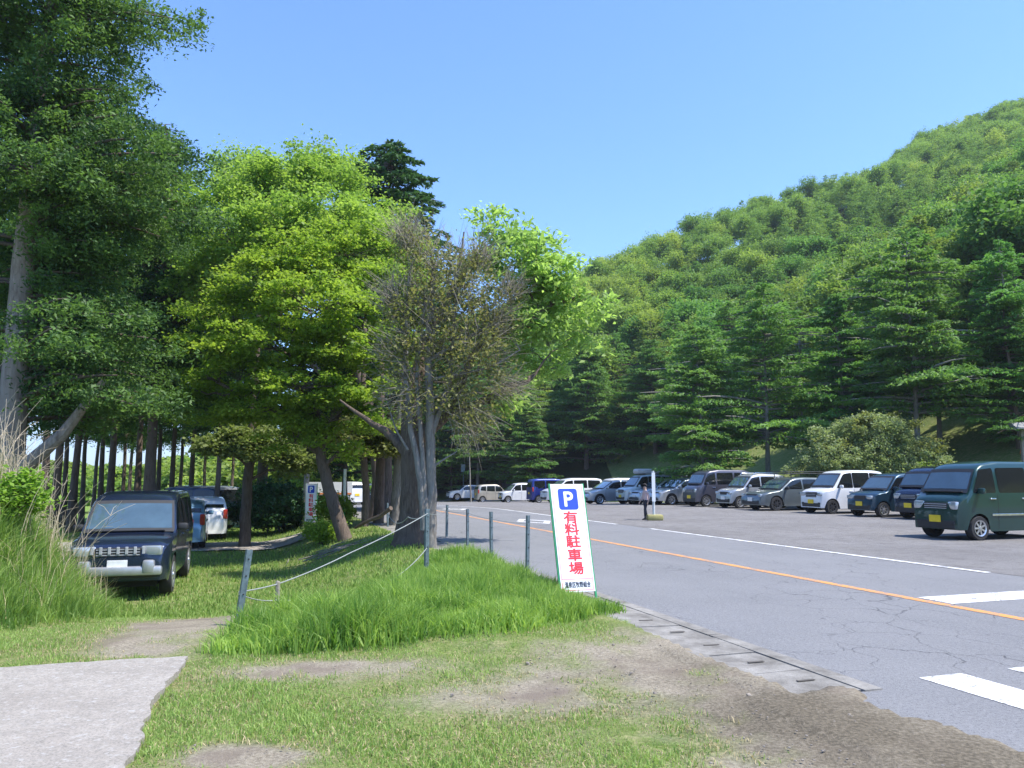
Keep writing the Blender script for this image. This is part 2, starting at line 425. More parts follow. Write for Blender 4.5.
def strip(name, pts, wd, mat, parent, dz=.004):
    V = []; Fs = []
    for (s0, n0), (s1, n1) in zip(pts[:-1], pts[1:]):
        d = Vector((s1-s0, n1-n0)).normalized(); p = Vector((-d.y, d.x))*wd/2; b = len(V)
        for s_, n_ in ((s0, n0), (s1, n1)):
            for sg in (1, -1):
                x, y = XY(s_+p.x*sg, n_+p.y*sg); V.append((x, y, Hf(x, y)+dz))
        Fs.append([b, b+1, b+3, b+2])
    mb = MB(); mb.add(V, Fs); o = mb.build(name, mat, parent)
    if o.data.polygons[0].normal.z < 0: o.data.flip_normals()
    return o
for sc_ in (25.0, 36.0):                      # the hollow diamonds ahead of the crossing
    nc = 9.05
    mb = MB(); h1, h2, ln = .62, .45, 1.5
    out = [(sc_-ln, nc), (sc_, nc-h1), (sc_+ln, nc), (sc_, nc+h1)]; inn = [(sc_-ln*.62, nc), (sc_, nc-h1*.62), (sc_+ln*.62, nc), (sc_, nc+h1*.62)]
    V = []
    for q in out+inn:
        x, y = XY(*q); V.append((x, y, Hf(x, y)+.006))
    mb.add(V, [[i, (i+1) % 4, 4+(i+1) % 4, 4+i] for i in range(4)]); od = mb.build('diamond_marking', white_paint, road)
    if od.data.polygons[0].normal.z < 0: od.data.flip_normals()
# gutter of concrete covers
t = NT('gutter_concrete'); o = t.obj()
n1 = t.noise(3, 6, .7, o); n2 = t.noise(60, 4, .7, o)
c = t.mix(t.ramp(n1, .35, .65), (.15, .14, .125), (.31, .295, .27)); c = t.mix(t.ramp(n2, .55, .75), c, (.12, .115, .105))
conc = t.principled(c, .9, 0, .2, t.bump(n2, .6, .01))
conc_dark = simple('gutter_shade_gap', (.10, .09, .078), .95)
gut = link('gutter', None); tag(gut, kind='structure')
def block(mb, s0, s1, n0, n1, top, th, jit=0):
    dz = jit; V = []
    for s_ in (s0, s1):
        for n_ in (n0, n1):
            x, y = XY(s_, n_); V.append((x, y, Hf(x, y)+top+dz)); 
    for s_ in (s0, s1):
        for n_ in (n0, n1):
            x, y = XY(s_, n_); V.append((x, y, Hf(x, y)+top-th))
    mb.add(V, [[0,1,3,2],[4,6,7,5],[0,4,5,1],[2,3,7,6],[0,2,6,4],[1,5,7,3]])
s_ = 4.6
k = 0
while s_ < 34:
    mb = MB(); L_ = .62
    # a cover with a slotted joint at its end
    block(mb, s_+.008, s_+L_-.008, 3.66, 4.13, .006, .09, random.uniform(-.005, .006))
    if k < 100: mb.build('cover_slab', conc, gut)
    s_ += L_; k += 1
mb = MB()
s_ = 4.57
while s_ < 60: block(mb, s_, s_+1.985, 4.134, 4.285, .011, .12); block(mb, s_, s_+1.985, 3.56, 3.65, .012, .12); s_ += 2.0
mb.build('gutter_kerb', conc, gut)
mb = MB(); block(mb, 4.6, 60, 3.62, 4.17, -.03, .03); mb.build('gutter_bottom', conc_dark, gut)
mb = MB()
for i in range(26):
    s0 = 4.9+i*.62+random.uniform(-.02, .02); block(mb, s0, s0+.028, 3.84, 3.99, .0135, .004)
mb.build('lifting_slot', conc_dark, gut)
# concrete path at the lower left
t = NT('path_concrete'); o = t.obj()
n1 = t.noise(1.1, 5, .6, o); n2 = t.noise(70, 5, .75, o); n3 = t.noise(9, 5, .6, o)
c = t.mix(t.ramp(n1, .3, .7), (.29, .26, .225), (.40, .365, .32)); c = t.mix(t.ramp(n3, .45, .62), c, t.mix(.4, c, (.26, .24, .21)))
c = t.mix(t.ramp(n2, .45, .72), c, (.15, .14, .125))
c = t.mix(t.ramp(t.noise(22, 4, .7, o), .55, .7), c, (.40, .385, .36))
pathm = t.principled(c, .9, 0, .2, t.bump(n2, .5, .008))
edge = [(-260, 684), (-120, 676), (0, 668), (60, 664), (120, 660), (185, 657), (181, 668), (166, 685), (152, 703), (144, 722), (138, 745), (127, 768), (118, 800), (108, 850), (95, 930), (80, 1100), (60, 1500)]
pts = [P(u, v, .03) for u, v in edge]+[(-1.2, .2), (-4.5, .2)]
fine = []
for i in range(len(pts)):
    a = np.array(pts[i]); b = np.array(pts[(i+1) % len(pts)]); m = max(1, int(np.linalg.norm(b-a)/.05)) if i < 15 else 1
    for q in range(m):
        p = a+(b-a)*q/m; j = (fbm(p[0:1]*8, p[1:2]*8, 3)[0]-.5)*.07 if 0 < i < 15 else 0; fine.append((p[0]+j, p[1]+j))
bm = bmesh.new(); vs = [bm.verts.new((x, y, Hf(x, y)+.035)) for x, y in fine]
f = bm.faces.new(vs); r = bmesh.ops.extrude_face_region(bm, geom=[f])
for v in r['geom']:
    if isinstance(v, bmesh.types.BMVert): v.co.z -= .12
bmesh.ops.recalc_face_normals(bm, faces=bm.faces); bmesh.ops.triangulate(bm, faces=[f for f in bm.faces if len(f.verts) > 4])
me = bpy.data.meshes.new('path'); bm.to_mesh(me); bm.free(); me.materials.append(pathm)
tag(link('path', me), kind='structure')
pathpoly = np.array(pts)
def inpoly(x, y, poly):
    r = np.zeros(x.shape, bool); j = len(poly)-1
    for i in range(len(poly)):
        xi, yi = poly[i]; xj, yj = poly[j]
        c = ((yi > y) != (yj > y)) & (x < (xj-xi)*(y-yi)/((yj-yi) or 1e-9)+xi)
        r ^= c; j = i
    return r
# gravel lane at the back left
t = NT('lane_gravel'); o = t.obj(); n1 = t.noise(1, 4, .6, o); n2 = t.noise(40, 4, .7, o)
c = t.mix(t.ramp(n1, .35, .65), (.30, .27, .24), (.42, .39, .35)); c = t.mix(t.ramp(n2, .5, .7), c, (.2, .18, .16))
gravm = t.principled(c, .95, 0, .2, t.bump(n2, .7, .02))
lx = np.linspace(-26, -5.6, 50); V = []; 
for x in lx:
    yc = 25.0+.06*(x+10)+.25*math.sin(x*.7); hw = 1.55*min(1, (-5.4-x)/1.6)+.12*math.sin(x*3.1)
    for q in (-1, -.5, 0, .5, 1): V.append((x, yc+hw*q, Hf(x, yc+hw*q)+.035))
Fs = [[i*5+j, i*5+j+5, i*5+j+6, i*5+j+1] for i in range(len(lx)-1) for j in range(4)]
mb = MB(); mb.add(V, Fs); ol = mb.build('lane', gravm); tag(ol, kind='structure')
if ol.data.polygons[0].normal.z < 0: ol.data.flip_normals()
# ------------------------------------------------------------------ grass
def blades(name, x, y, h, wd, mat, label, lean=.45, tint=None, rs=RS, zoff=-.01):
    n = len(x); z = H(x, y)+zoff
    B = np.stack([x, y, z], 1); a = rs.rand(n)*6.283; ld = rs.rand(n)*6.283
    le = rs.rand(n)**1.3*lean*h
    sd = np.stack([np.cos(a), np.sin(a), np.zeros(n)], 1)*wd[:, None]/2
    L = np.stack([np.cos(ld)*le, np.sin(ld)*le, np.zeros(n)], 1)
    up = np.zeros((n, 3)); up[:, 2] = h
    M = B+up*.55+L*.35; T = B+up*(1-.25*(le/h))[:, None]+L
    V = np.stack([B-sd, B+sd, M+sd*.8, M-sd*.8, T], 1).reshape(-1, 3)
    b = np.arange(n)*5
    q = np.stack([b, b+1, b+2, b+3], 1); tr = np.stack([b+3, b+2, b+4], 1)
    tt = rs.rand(n) if tint is None else tint
    me = npmesh(name, V, [q, tr], [mat], attrs=dict(tint=np.concatenate([tt, tt])))
    return tag(link(name, me), label, 'grass', kind='stuff')
grass_tall = leafmat('long_grass', (.125, .235, .042), (.33, .45, .11), .45, .5)
grass_bank = leafmat('bank_grass', (.085, .18, .038), (.25, .37, .095), .45, .5)
grass_lawn = leafmat('short_lawn', (.14, .24, .045), (.32, .40, .12), .35, .6)
grass_straw = leafmat('dry_straw', (.36, .30, .16), (.52, .45, .27), .25, .7)
rs = np.random.RandomState(5)
def scatter(n, x0, x1, y0, y1, p=1.0):
    u_ = rs.rand(n); y = y0*(y1/y0)**u_ if p else y0+(y1-y0)*u_
    return x0+(x1-x0)*rs.rand(n), y
# long grass on the mound
x, y = scatter(330000, -4.5, 3.5, 6.6, 26)
f1, f2 = tallmask(x, y); k = f1 > rs.rand(len(x))*.9+.05; x, y, ff = x[k], y[k], f1[k]
cl = fbm(x*2.2, y*2.2, 4); h = (.09+.31*np.clip(cl*1.5-.25, 0, 1.2))*(.55+.45*ff)*(.5+.9*rs.rand(len(x)))*np.where(y > 11, .8, 1)*(1-.5*sstep((x-.2)/.8))
blades('long_grass', x, y, h, .009+.008*rs.rand(len(x)), grass_tall, 'long bright green grass on the mound around the P sign', 1.0, np.clip(fbm(x*4, y*4, 3)*1.6-.55+rs.rand(len(x))*.5, 0, 1), rs)
# bank at the left
x, y = scatter(260000, -11.5, -3.9, 6.6, 16)
f1, f2 = tallmask(x, y); k = f2 > rs.rand(len(x))*.9+.05; x, y, ff = x[k], y[k], f2[k]
cl = fbm(x*1.8+5, y*1.8, 4); h = (.09+.30*np.clip(cl*1.5-.25, 0, 1.2))*(.45+.55*ff)*(.6+.8*rs.rand(len(x)))
blades('bank_grass', x, y, h*(.45+.85*rs.rand(len(x))), .006+.013*rs.rand(len(x))**2, grass_bank, 'tall tangled green grass covering the bank at the left', 1.25, np.clip(fbm(x*5, y*5, 2)*1.5-.55+rs.rand(len(x))*.6, 0, 1), rs)
x, y = scatter(1500, -9, -4.4, 7.6, 13)
f1, f2 = tallmask(x, y); k = f2 > .5; x, y = x[k], y[k]
blades('seed_stalks', x, y, .35+.45*rs.rand(len(x)), .004+.003*rs.rand(len(x)), grass_straw, 'thin pale seed stalks standing above the bank grass', .7, rs.rand(len(x)), rs)
# lawn
x, y = scatter(520000, -5.5, 4.2, 2.7, 16)
s_, n_ = SN(x, y); f1, f2 = tallmask(x, y); sm = soilmask(x, y)
cl = fbm(x*2.6+3, y*2.6+8, 4)
k = (n_ < 3.58+.12*cl) & ~inpoly(x, y, pathpoly) & (f1+f2 < .4) & (rs.rand(len(x)) > sm*1.15-.04) & (rs.rand(len(x)) < .25+1.3*cl)
x, y, cl2 = x[k], y[k], cl[k]
straw = rs.rand(len(x)) < np.clip(.62-cl2*.7+.5*soilmask(x, y), .08, .9)
hb = (.018+.04*cl2)*(.6+.8*rs.rand(len(x)))
for nm, kk, mt, lb in (('lawn_grass', ~straw, grass_lawn, 'short yellowish green lawn in the foreground'), ('dry_grass', straw, grass_straw, 'straw coloured dead grass mixed into the foreground lawn')):
    blades(nm, x[kk], y[kk], hb[kk]*(1 if nm == 'lawn_grass' else .75), .004+.004*rs.rand(kk.sum()), mt, lb, 1.3 if nm == 'lawn_grass' else 2.2, np.clip(cl2[kk]*.8+rs.rand(kk.sum())*.4, 0, 1), rs)
# lawn farther left, under the trees
x, y = scatter(130000, -22, 2.5, 10, 34)
s_, n_ = SN(x, y); f1, f2 = tallmask(x, y); cl = fbm(x, y, 3)
k = (n_ < 3.5) & (f1+f2 < .5) & (np.abs(y-25) > 1.6) & (rs.rand(len(x)) > soilmask(x, y)) & (rs.rand(len(x)) < .2+1.3*cl)
x, y = x[k], y[k]
blades('shade_grass', x, y, .05+.07*rs.rand(len(x)), .015+.012*rs.rand(len(x)), grass_lawn, 'mown grass beneath the trees beside the parked cars', .8, rs.rand(len(x))*.7, rs)
# stones, twigs and clods on the worn soil
mb = MB(); rr = random.Random(4); c_ = 0
while c_ < 380:
    y = rr.uniform(2.9, 7.5); x = rr.uniform(-3.2, 4); s1, n1_ = SN(x, y)
    if n1_ > 3.6 or soilmask(np.array([x]), np.array([y]))[0] < .45 or inpoly(np.array([x]), np.array([y]), pathpoly)[0]: continue
    r_ = rr.uniform(.003, .010)*(1 if rr.random() < .97 else 2.2); bm = bmesh.new(); bmesh.ops.create_icosphere(bm, subdivisions=1, radius=r_)
    for v in bm.verts: v.co *= rr.uniform(.7, 1.25); v.co.z *= .6
    bm.transform(Matrix.Translation((x, y, Hf(x, y)+.02))); bm.verts.index_update()
    mb.add([v.co[:] for v in bm.verts], [[v.index for v in f.verts] for f in bm.faces]); bm.free(); c_ += 1
gr_ = mb.build('gravel', simple('pebble_grey', (.22, .19, .16), .9, nscale=30, var=.4)); tag(gr_, 'small loose stones scattered on the worn soil', 'gravel', kind='stuff')
# ------------------------------------------------------------------ trees
bark_grey = barkmat('grey_bark', (.13, .115, .10), (.30, .28, .25))
bark_brown = barkmat('brown_bark', (.085, .062, .048), (.20, .155, .125))
bark_red = barkmat('peeling_red_bark', (.20, .15, .125), (.44, .36, .31), .8)
bark_pale = barkmat('pale_larch_bark', (.15, .14, .125), (.34, .32, .28))
lf_cyp = leafmat('cypress_leaf', (.028, .068, .026), (.13, .225, .052), .38)
lf_maple = leafmat('maple_leaf', (.12, .24, .03), (.31, .44, .065), .5)
lf_maple2 = leafmat('pale_maple_leaf', (.15, .26, .045), (.33, .44, .09), .5)
lf_chest = leafmat('chestnut_leaf', (.15, .25, .065), (.30, .42, .13), .55)
lf_brown = leafmat('bronze_leaf', (.12, .155, .05), (.25, .24, .09), .4)
lf_olive = leafmat('olive_leaf', (.10, .13, .04), (.23, .27, .085), .4)
lf_hillc = leafmat('larch_needle', (.055, .13, .038), (.175, .305, .065), .35, .6, .35)
lf_hilld = leafmat('broad_leaf', (.085, .175, .04), (.20, .315, .07), .4, .6, .4)
lf_hilly = leafmat('spring_leaf', (.15, .235, .045), (.27, .355, .08), .45, .6, .3)
lf_dark = leafmat('dark_needle', (.03, .07, .03), (.07, .14, .045), .25)
lf_shrub = leafmat('shrub_leaf', (.15, .205, .09), (.34, .40, .19), .4)
lf_bright = leafmat('bright_shrub_leaf', (.13, .25, .03), (.28, .42, .06), .45)

def conifer(rs, h, zb, prof, nb, per_m, lsz, droop=.15, up=.1, wide=.28, trunk_r=.16, lean=0.0, zpow=1.0, hang=0.0, flat=1.3, lw=.34, zn=.1, clump=0, axmix=.72, rise=0.0, irr=.0, clear=0.0):
    """returns trunk arrays and foliage arrays (verts, quads, tint)"""
    T = Tubes()
    k = 9; tz = np.linspace(0, 1, k)
    wob = np.cumsum(rs.normal(0, .012*h, (k, 2)), 0)*tz[:, None]*.6
    sp = np.stack([wob[:, 0]+lean*h*tz**1.5, wob[:, 1], tz*h], 1)
    T.add(sp, trunk_r*(1-tz*.93)*(1+.35*np.exp(-tz*18)), 9)
    z = zb+(h-zb)*rs.rand(nb)**zpow; az = rs.rand(nb)*6.283
    ph = rs.rand(4)*6.28
    L = np.array([prof((q-zb)/(h-zb)) for q in z])*(.72-irr*.35+(.42+irr*.6)*rs.rand(nb))*(1+irr*.5*np.sin(az*2+z*.7+ph[0])+irr*.35*np.sin(az*3-z*1.9+ph[1]))
    if clear:
        ok = ~((z < clear) & (np.sin(az) < .15) & (np.cos(az) < .7)); z, az, L = z[ok], az[ok], L[ok]; nb = len(z)
    bx = np.interp(z, sp[:, 2], sp[:, 0]); by = np.interp(z, sp[:, 2], sp[:, 1])
    tt = np.linspace(0, 1, 5)
    zz = (up+rs.normal(0, .06, nb))[:, None]*tt*L[:, None]-droop*L[:, None]*tt**2
    dirx, diry = np.cos(az), np.sin(az)
    bt_ = tt*(.82 if clump else 1); zz = zz*(.82 if clump else 1)
    Pb = np.stack([bx[:, None]+dirx[:, None]*bt_*L[:, None], by[:, None]+diry[:, None]*bt_*L[:, None], z[:, None]+zz], 2)
    R = (.012+.018*L)[:, None]*(1-.85*tt)
    T.add(Pb, R, 4)
    cnt = np.maximum(6, (L*per_m*(.7+.3*L/max(L.max(), .1))).astype(int))
    bi = np.repeat(np.arange(nb), cnt); n = len(bi)
    t_ = .18+.84*rs.rand(n)**.75
    Lb = L[bi]
    lat = (rs.rand(n)*2-1)*wide*Lb*np.sin(np.pi*np.clip(t_*.82+.12, 0, 1))
    co_ = 0
    if clump:
        kk = np.maximum(4, (Lb*3.2).astype(int)); ck = (rs.rand(n)*kk).astype(int); key = (bi*97+ck*13) % 9973
        rt = np.random.RandomState(5).rand(9973, 3); t_ = .22+.8*(ck+.5+.5*(rt[key, 0]-.5))/kk; lat = (rt[key, 1]*2-1)*wide*Lb*np.sin(np.pi*np.clip(t_*.82+.12, 0, 1))
        co_ = rs.normal(0, clump*.5, (n, 3))*np.array([1, 1, .55])*(.6+.8*rt[key, 2:3]); co_[:, 2] -= np.linalg.norm(co_[:, :2], axis=1)*.55+.3*clump*rs.rand(n)**2
    zc = z[bi]+(up*t_-droop*t_**2)*Lb-np.abs(lat)*.25+rs.normal(0, .5, n)*lsz*zn*2-hang*rs.rand(n)**2*Lb*.25
    dx, dy = dirx[bi], diry[bi]
    C = np.stack([bx[bi]+dx*t_*Lb-dy*lat, by[bi]+dy*t_*Lb+dx*lat, zc], 1)+co_
    sg = np.sign(lat)[:, None]
    ax = np.stack([dx, dy, -.25-hang+rise+0*dx], 1)*.8+np.stack([-dy, dx, -.3+0*dx], 1)*sg*.6
    A, B = leaf_frame(rs, n, flat, ax, axmix)
    ln = lsz*(.6+.8*rs.rand(n)); V, Fq = leaves_np(C, A, B, ln, ln*lw)
    tint = np.clip(rs.rand(nb)[bi]*.5+.25*rs.rand(n)+.3*t_, 0, 1)
    if clump: tint = np.clip(np.random.RandomState(6).rand(9973)[key]*.85+.25*rs.rand(n)-.05, 0, 1)
    return T.arrays(), (V, Fq, tint)

def broadleaf(rs, lobes, nclus, per, cr, lsz, trunk, limbs_r, flat=1.4, ratio=.8, clflat=.45, down=.55, tubes=None, inner=.25, twig=True, tail=.12):
    """lobes: list of (cx,cy,cz,rx,ry,rz); trunk: list of polylines [(pts, r0, r1)] the limbs grow from"""
    T = tubes or Tubes(); nodes = []; nrad = []
    for pts, r0, r1 in trunk:
        pts = np.array(pts, float); k = len(pts); tq = np.linspace(0, k-1, (k-1)*5+1)
        sp = np.stack([np.interp(tq, np.arange(k), pts[:, i]) for i in range(3)], 1)
        sp[1:-1] = (sp[:-2]+sp[1:-1]*2+sp[2:])/4
        sp[1:-1, :2] += rs.normal(0, min(.012, r0*.10), (len(sp)-2, 2))
        rr = np.linspace(r0, r1, len(sp))
        T.add(sp, rr, 10)
        m = len(sp)//3; nodes.append(sp[m:]); nrad.append(rr[m:])
    nodes = np.concatenate(nodes); nrad = np.concatenate(nrad)
    # limbs to the lobes
    for (cx, cy, cz, rx, ry, rz) in lobes:
        e = np.array([cx, cy, cz-rz*.2]); d = np.linalg.norm(nodes-e, axis=1)+np.maximum(0, nodes[:, 2]-e[2]+.3)*2.5
        j = np.argmin(d); s0 = nodes[j]; q = np.linspace(0, 1, 8)[:, None]
        mid = (s0+e)/2+np.array([0, 0, .12*np.linalg.norm(e-s0)])+rs.normal(0, .07, 3)*np.linalg.norm(e-s0)
        sp = (1-q)**2*s0+2*q*(1-q)*mid+q**2*e; sp[1:-1] += rs.normal(0, .015*np.linalg.norm(e-s0), (6, 3))
        r0 = min(nrad[j]*.7, limbs_r); rr = np.linspace(r0, r0*.35, 8); T.add(sp, rr, 7)
        nodes = np.concatenate([nodes, sp[2:]]); nrad = np.concatenate([nrad, rr[2:]])
    lob = np.array(lobes); vol = lob[:, 3]*lob[:, 4]*lob[:, 5]; pr = vol**.72; pr /= pr.sum()
    li = rs.choice(len(lob), nclus, p=pr)
    D = rdir(rs, nclus); D[:, 2] = np.where(D[:, 2] < 0, D[:, 2]*down, D[:, 2])
    r = np.where(rs.rand(nclus) < inner, rs.rand(nclus)**.5*.8, .78+.24*rs.rand(nclus)+tail*rs.exponential(1, nclus))
    C = lob[li, :3]+D*r[:, None]*lob[li, 3:]
    if twig:
        for c in C[::1]:
            d = np.linalg.norm(nodes-c, axis=1)+np.maximum(0, nodes[:, 2]-c[2])*1.5; j = np.argmin(d); s0 = nodes[j]
            q = np.linspace(0, 1, 5)[:, None]; ln = d[j]
            mid = (s0+c)/2+np.array([0, 0, .1*ln])+rs.normal(0, .1, 3)*ln
            T.add((1-q)**2*s0+2*q*(1-q)*mid+q**2*c, np.linspace(min(.03, nrad[j]*.5), .006, 5), 4)
    ci = np.repeat(np.arange(nclus), per); n = len(ci)
    csz = cr*(.65+.7*rs.rand(nclus))[ci]
    off = rs.normal(0, .5, (n, 3))*csz[:, None]; off[:, 2] *= clflat
    off[:, 2] -= .25*np.linalg.norm(off[:, :2], axis=1)*.8
    PC = C[ci]+off
    A, B = leaf_frame(rs, n, flat); ln = lsz*(.6+.8*rs.rand(n)); V, Fq = leaves_np(PC, A, B, ln, ln*ratio)
    tint = np.clip(rs.rand(nclus)[ci]*.6+rs.rand(n)*.45, 0, 1)
    return T.arrays(), (V, Fq, tint)

def lobes_in(rs, c, r, k, sub=.42, zmin=-.6):
    out = []
    for i in range(k):
        d = rdir(rs, 1)[0]; d[2] = max(d[2], zmin); q = .35+.4*rs.rand()
        s_ = sub*(.75+.5*rs.rand()); out.append((c[0]+d[0]*r[0]*q, c[1]+d[1]*r[1]*q, c[2]+d[2]*r[2]*q, r[0]*s_, r[1]*s_, r[2]*s_*.8))
    return out
def tree_obj(name, data, bark, leaf, label, group, loc, rotz=0, sc=1.0, cat='tree'):
    (tv, tf), (lv, lf, ti) = data
    e = empty(name, label, cat, loc, rotz, group); e.scale = (sc, sc, sc)
    link('trunk', npmesh('trunk', tv, [tf], [bark], smooth=True), e)
    link('crown', npmesh('crown', lv, [lf], [leaf], attrs=dict(tint=ti)), e)
    return e
def copy_tree(src, loc, rotz, sc, label, group, leaf=None):
    r = src.copy(); COL.objects.link(r); r.location = loc; r.rotation_euler = (0, 0, rotz); r.scale = (sc[0], sc[0], sc[1]) if isinstance(sc, tuple) else (sc,)*3
    tag(r, label, None, group)
    for ch in CH[src.name]:
        c = ch.copy(); COL.objects.link(c); c.parent = r
        if leaf and ch.name.startswith('crown'):
            c.material_slots[0].link = 'OBJECT'; c.material_slots[0].material = leaf
    return r
CH = {}
# ---- the big cypress at the left edge, whose trunk shows above the bank
rs = np.random.RandomState(21)
yb = 17.5; xb = AX(8, yb); zb_ = Hf(xb, yb)
big_prof = lambda q: 4.5*(1-q)**.5*(.8+.2*math.sin(q*22))*(.72+.28*min(1, q*3.5))+.3
dat = conifer(rs, 19, 3.4, big_prof, 470, 290, .105, clump=.34, droop=.24, up=.28, wide=.30, trunk_r=.36, hang=.05, zpow=1.05, flat=.5, lw=.42, axmix=.35, rise=.5, irr=.18, clear=8.5)
bigc = tree_obj('cypress_tree', dat, bark_red, lf_cyp, 'huge dark cypress with a pale peeling trunk above the reedy bank', 'tall cypresses at the left', (xb, yb, zb_))
tm_ = bpy.data.objects['crown'] and [o for o in bpy.data.objects if o.parent == bigc and o.name.startswith('trunk')][0].data
tm_.materials.append(bark_brown); tm_.polygons.foreach_set('material_index', (np.arange(len(tm_.polygons)) >= 72).astype(np.int32))
mb = MB(); mb.tube([(0, 0, 2.2), (.5, -.1, 2.5), (1.3, -.2, 3.2), (2.2, -.3, 4.4)], [.2, .17, .13, .07], 10)
mb.build('limb', bark_red, bigc, smooth=True)
# ---- cypress templates for the grove
grove = []
for i in range(3):
    rs = np.random.RandomState(40+i)
    pf = lambda q: 2.5*(1-q)**.6*(.8+.2*math.sin(q*19+i))+.25
    dat = conifer(rs, 16, 5.4, pf, 130, 95, .17, clump=.38, droop=.25, up=.25, wide=.33, trunk_r=.14, hang=.1, flat=.5, lw=.4, axmix=.4, rise=.3, irr=.4)
    grove.append(dat)
# ground-level trunks seen between the bank and the maples: (column, distance, scale, variant)
GR = [(46,27,1.05,0),(57,29,1.1,1),(66,36,.9,2),(74,31,1.1,0),(84,39,.9,1),(95,44,.85,2),(102,37,.95,0),(111,33,1.15,1),(124,41,.8,2),(138,34,1.1,0),
      (150,47,.8,1),(159,38,.9,2),(172,36,.95,1),(180,43,.85,0),(191,37,.95,2),(218,30,.8,1),(-12,25,1.15,2),(20,34,1.1,1),(-40,33,1.1,0),(205,46,.8,0),(130,50,.9,2),(232,48,.8,1)]
wherel = ['left of the parked offroader', 'behind the offroader roof', 'above the silver roofed minivan', 'right of the white hatchback']
srcs = {}
for i, (u, y, sc, k) in enumerate(GR):
    x = AX(u, y); loc = (x, y, Hf(x, y)-.05)
    rnk = sorted([g[0] for g in GR]).index(u)+1
    wl = wherel[0] if u < 90 else wherel[1] if u < 160 else wherel[2] if u < 210 else wherel[3]
    lb = f'{"slender" if sc < .92 else "stout"} cypress {wl}, trunk {rnk} from the left'
    if k not in srcs:
        e = tree_obj('cypress_tree', grove[k], bark_brown, lf_cyp, lb, 'cypress grove behind the parked cars', loc, i*1.3, sc)
        srcs[k] = e; CH[e.name] = list(e.children) or [o for o in bpy.data.objects if o.parent == e]
    else: copy_tree(srcs[k], loc, i*1.3, sc, lb, 'cypress grove behind the parked cars')
# a second big conifer whose crown fills the gap between cypress and maple
rs = np.random.RandomState(77); y = 30; x = AX(150, y)
dat = conifer(rs, 16.5, 5.0, lambda q: 2.6*(1-q)**.5+.3, 250, 120, .16, lw=.4, clump=.36, droop=.28, up=.25, wide=.33, trunk_r=.24, hang=.1, flat=.5, axmix=.4, rise=.3, irr=.4)
tree_obj('cypress_tree', dat, bark_brown, lf_cyp, 'broad drooping cypress between the huge cypress and the maples', 'tall cypresses at the left', (x, y, Hf(x, y)))
# ---- front maple on the leaning trunk
rs = np.random.RandomState(31); y = 21.0; x = AX(347, y); z0 = Hf(x, y); y2 = y
def WX(u, v, yy):                        # a point in the tree's own frame from measured column/row at distance yy
    a, b, c = ray(u, v); t = yy/b; return (a*t-x, yy-y, CAMZ+c*t-z0)
tr = [([(0, 0, 0), WX(337, 515, y), WX(328, 485, y), WX(320, 455, y), WX(321, 425, y), WX(306, 390, y), WX(300, 340, y)], .20, .07),
      ([WX(314, 450, y), WX(336, 420, y+.3), WX(352, 380, y+.3), WX(360, 330, y+.4)], .10, .05),
      ([WX(318, 430, y), WX(280, 412, y-.3), WX(240, 395, y-.5), WX(205, 375, y-.5)], .09, .04)]
lb = []
for u, v, dy, ru, rv in ((300,262,0,46,26),(345,250,.6,42,26),(262,285,-.5,44,24),(235,318,.2,44,22),(375,292,0,36,24),(318,305,-1.3,50,24),(275,345,-1,52,20),(210,352,-.4,36,16),(345,345,-.8,46,20),(386,338,.2,28,20),
        (240,378,-.6,48,15),(190,385,0,28,12),(300,385,-1.2,50,17),(358,385,0,40,17),(260,410,-.2,42,13),(215,412,.2,38,12),(330,418,-.5,44,14),(372,420,.4,26,14),(295,440,-.3,36,10),(340,450,0,24,9),(400,285,.5,16,14),(395,365,.4,18,14)):
    c = WX(u, v, y+dy); lb.append((c[0], c[1], c[2], ru*y/775, ru*y/775*.9, rv*1.1*y/775))
dat = broadleaf(rs, lb, 600, 135, .38, .095, tr, .07, flat=1.3, clflat=.32, down=.7, inner=.1)
tree_obj('maple_tree', dat, bark_brown, lf_maple, 'bright green maple on a leaning patchy trunk by the rope fence', 'leafy trees beside the road', (x, y, z0))
# ---- taller pale maple behind
rs = np.random.RandomState(32); y = 28.0; x = AX(376, y); z0 = Hf(x, y)
tr = [([(0, 0, 0), WX(378, 470, y), WX(366, 400, y), WX(345, 330, y), WX(320, 260, y)], .24, .08), ([WX(372, 430, y), WX(300, 350, y), WX(250, 270, y+.5)], .12, .05), ([WX(368, 410, y), WX(392, 330, y), WX(395, 250, y)], .12, .05)]
lb = []
for u, v, dy, ru, rv in ((215,205,0,36,24),(250,195,.5,40,24),(290,178,.6,40,24),(332,178,.8,38,20),(366,216,.6,38,20),(402,246,.3,28,18),(235,240,-.8,44,22),(205,262,0,28,20),(285,228,-.8,46,22),(335,222,-.8,46,22),(378,245,-.4,40,20),(260,275,-1,40,20),(320,275,0,40,20),(398,275,.4,26,18),(195,300,.3,30,18),(190,235,.2,20,18)):
    c = WX(u, v, y+dy*1.6); lb.append((c[0], c[1], c[2], ru*y/775, ru*y/775*.9, rv*1.1*y/775))
dat = broadleaf(rs, lb, 560, 125, .5, .125, tr, .09, flat=1.2, clflat=.5, down=.7, inner=.12)
tree_obj('maple_tree', dat, bark_brown, lf_maple2, 'taller yellowish green maple rising behind the leaning maple', 'leafy trees beside the road', (x, y, z0))
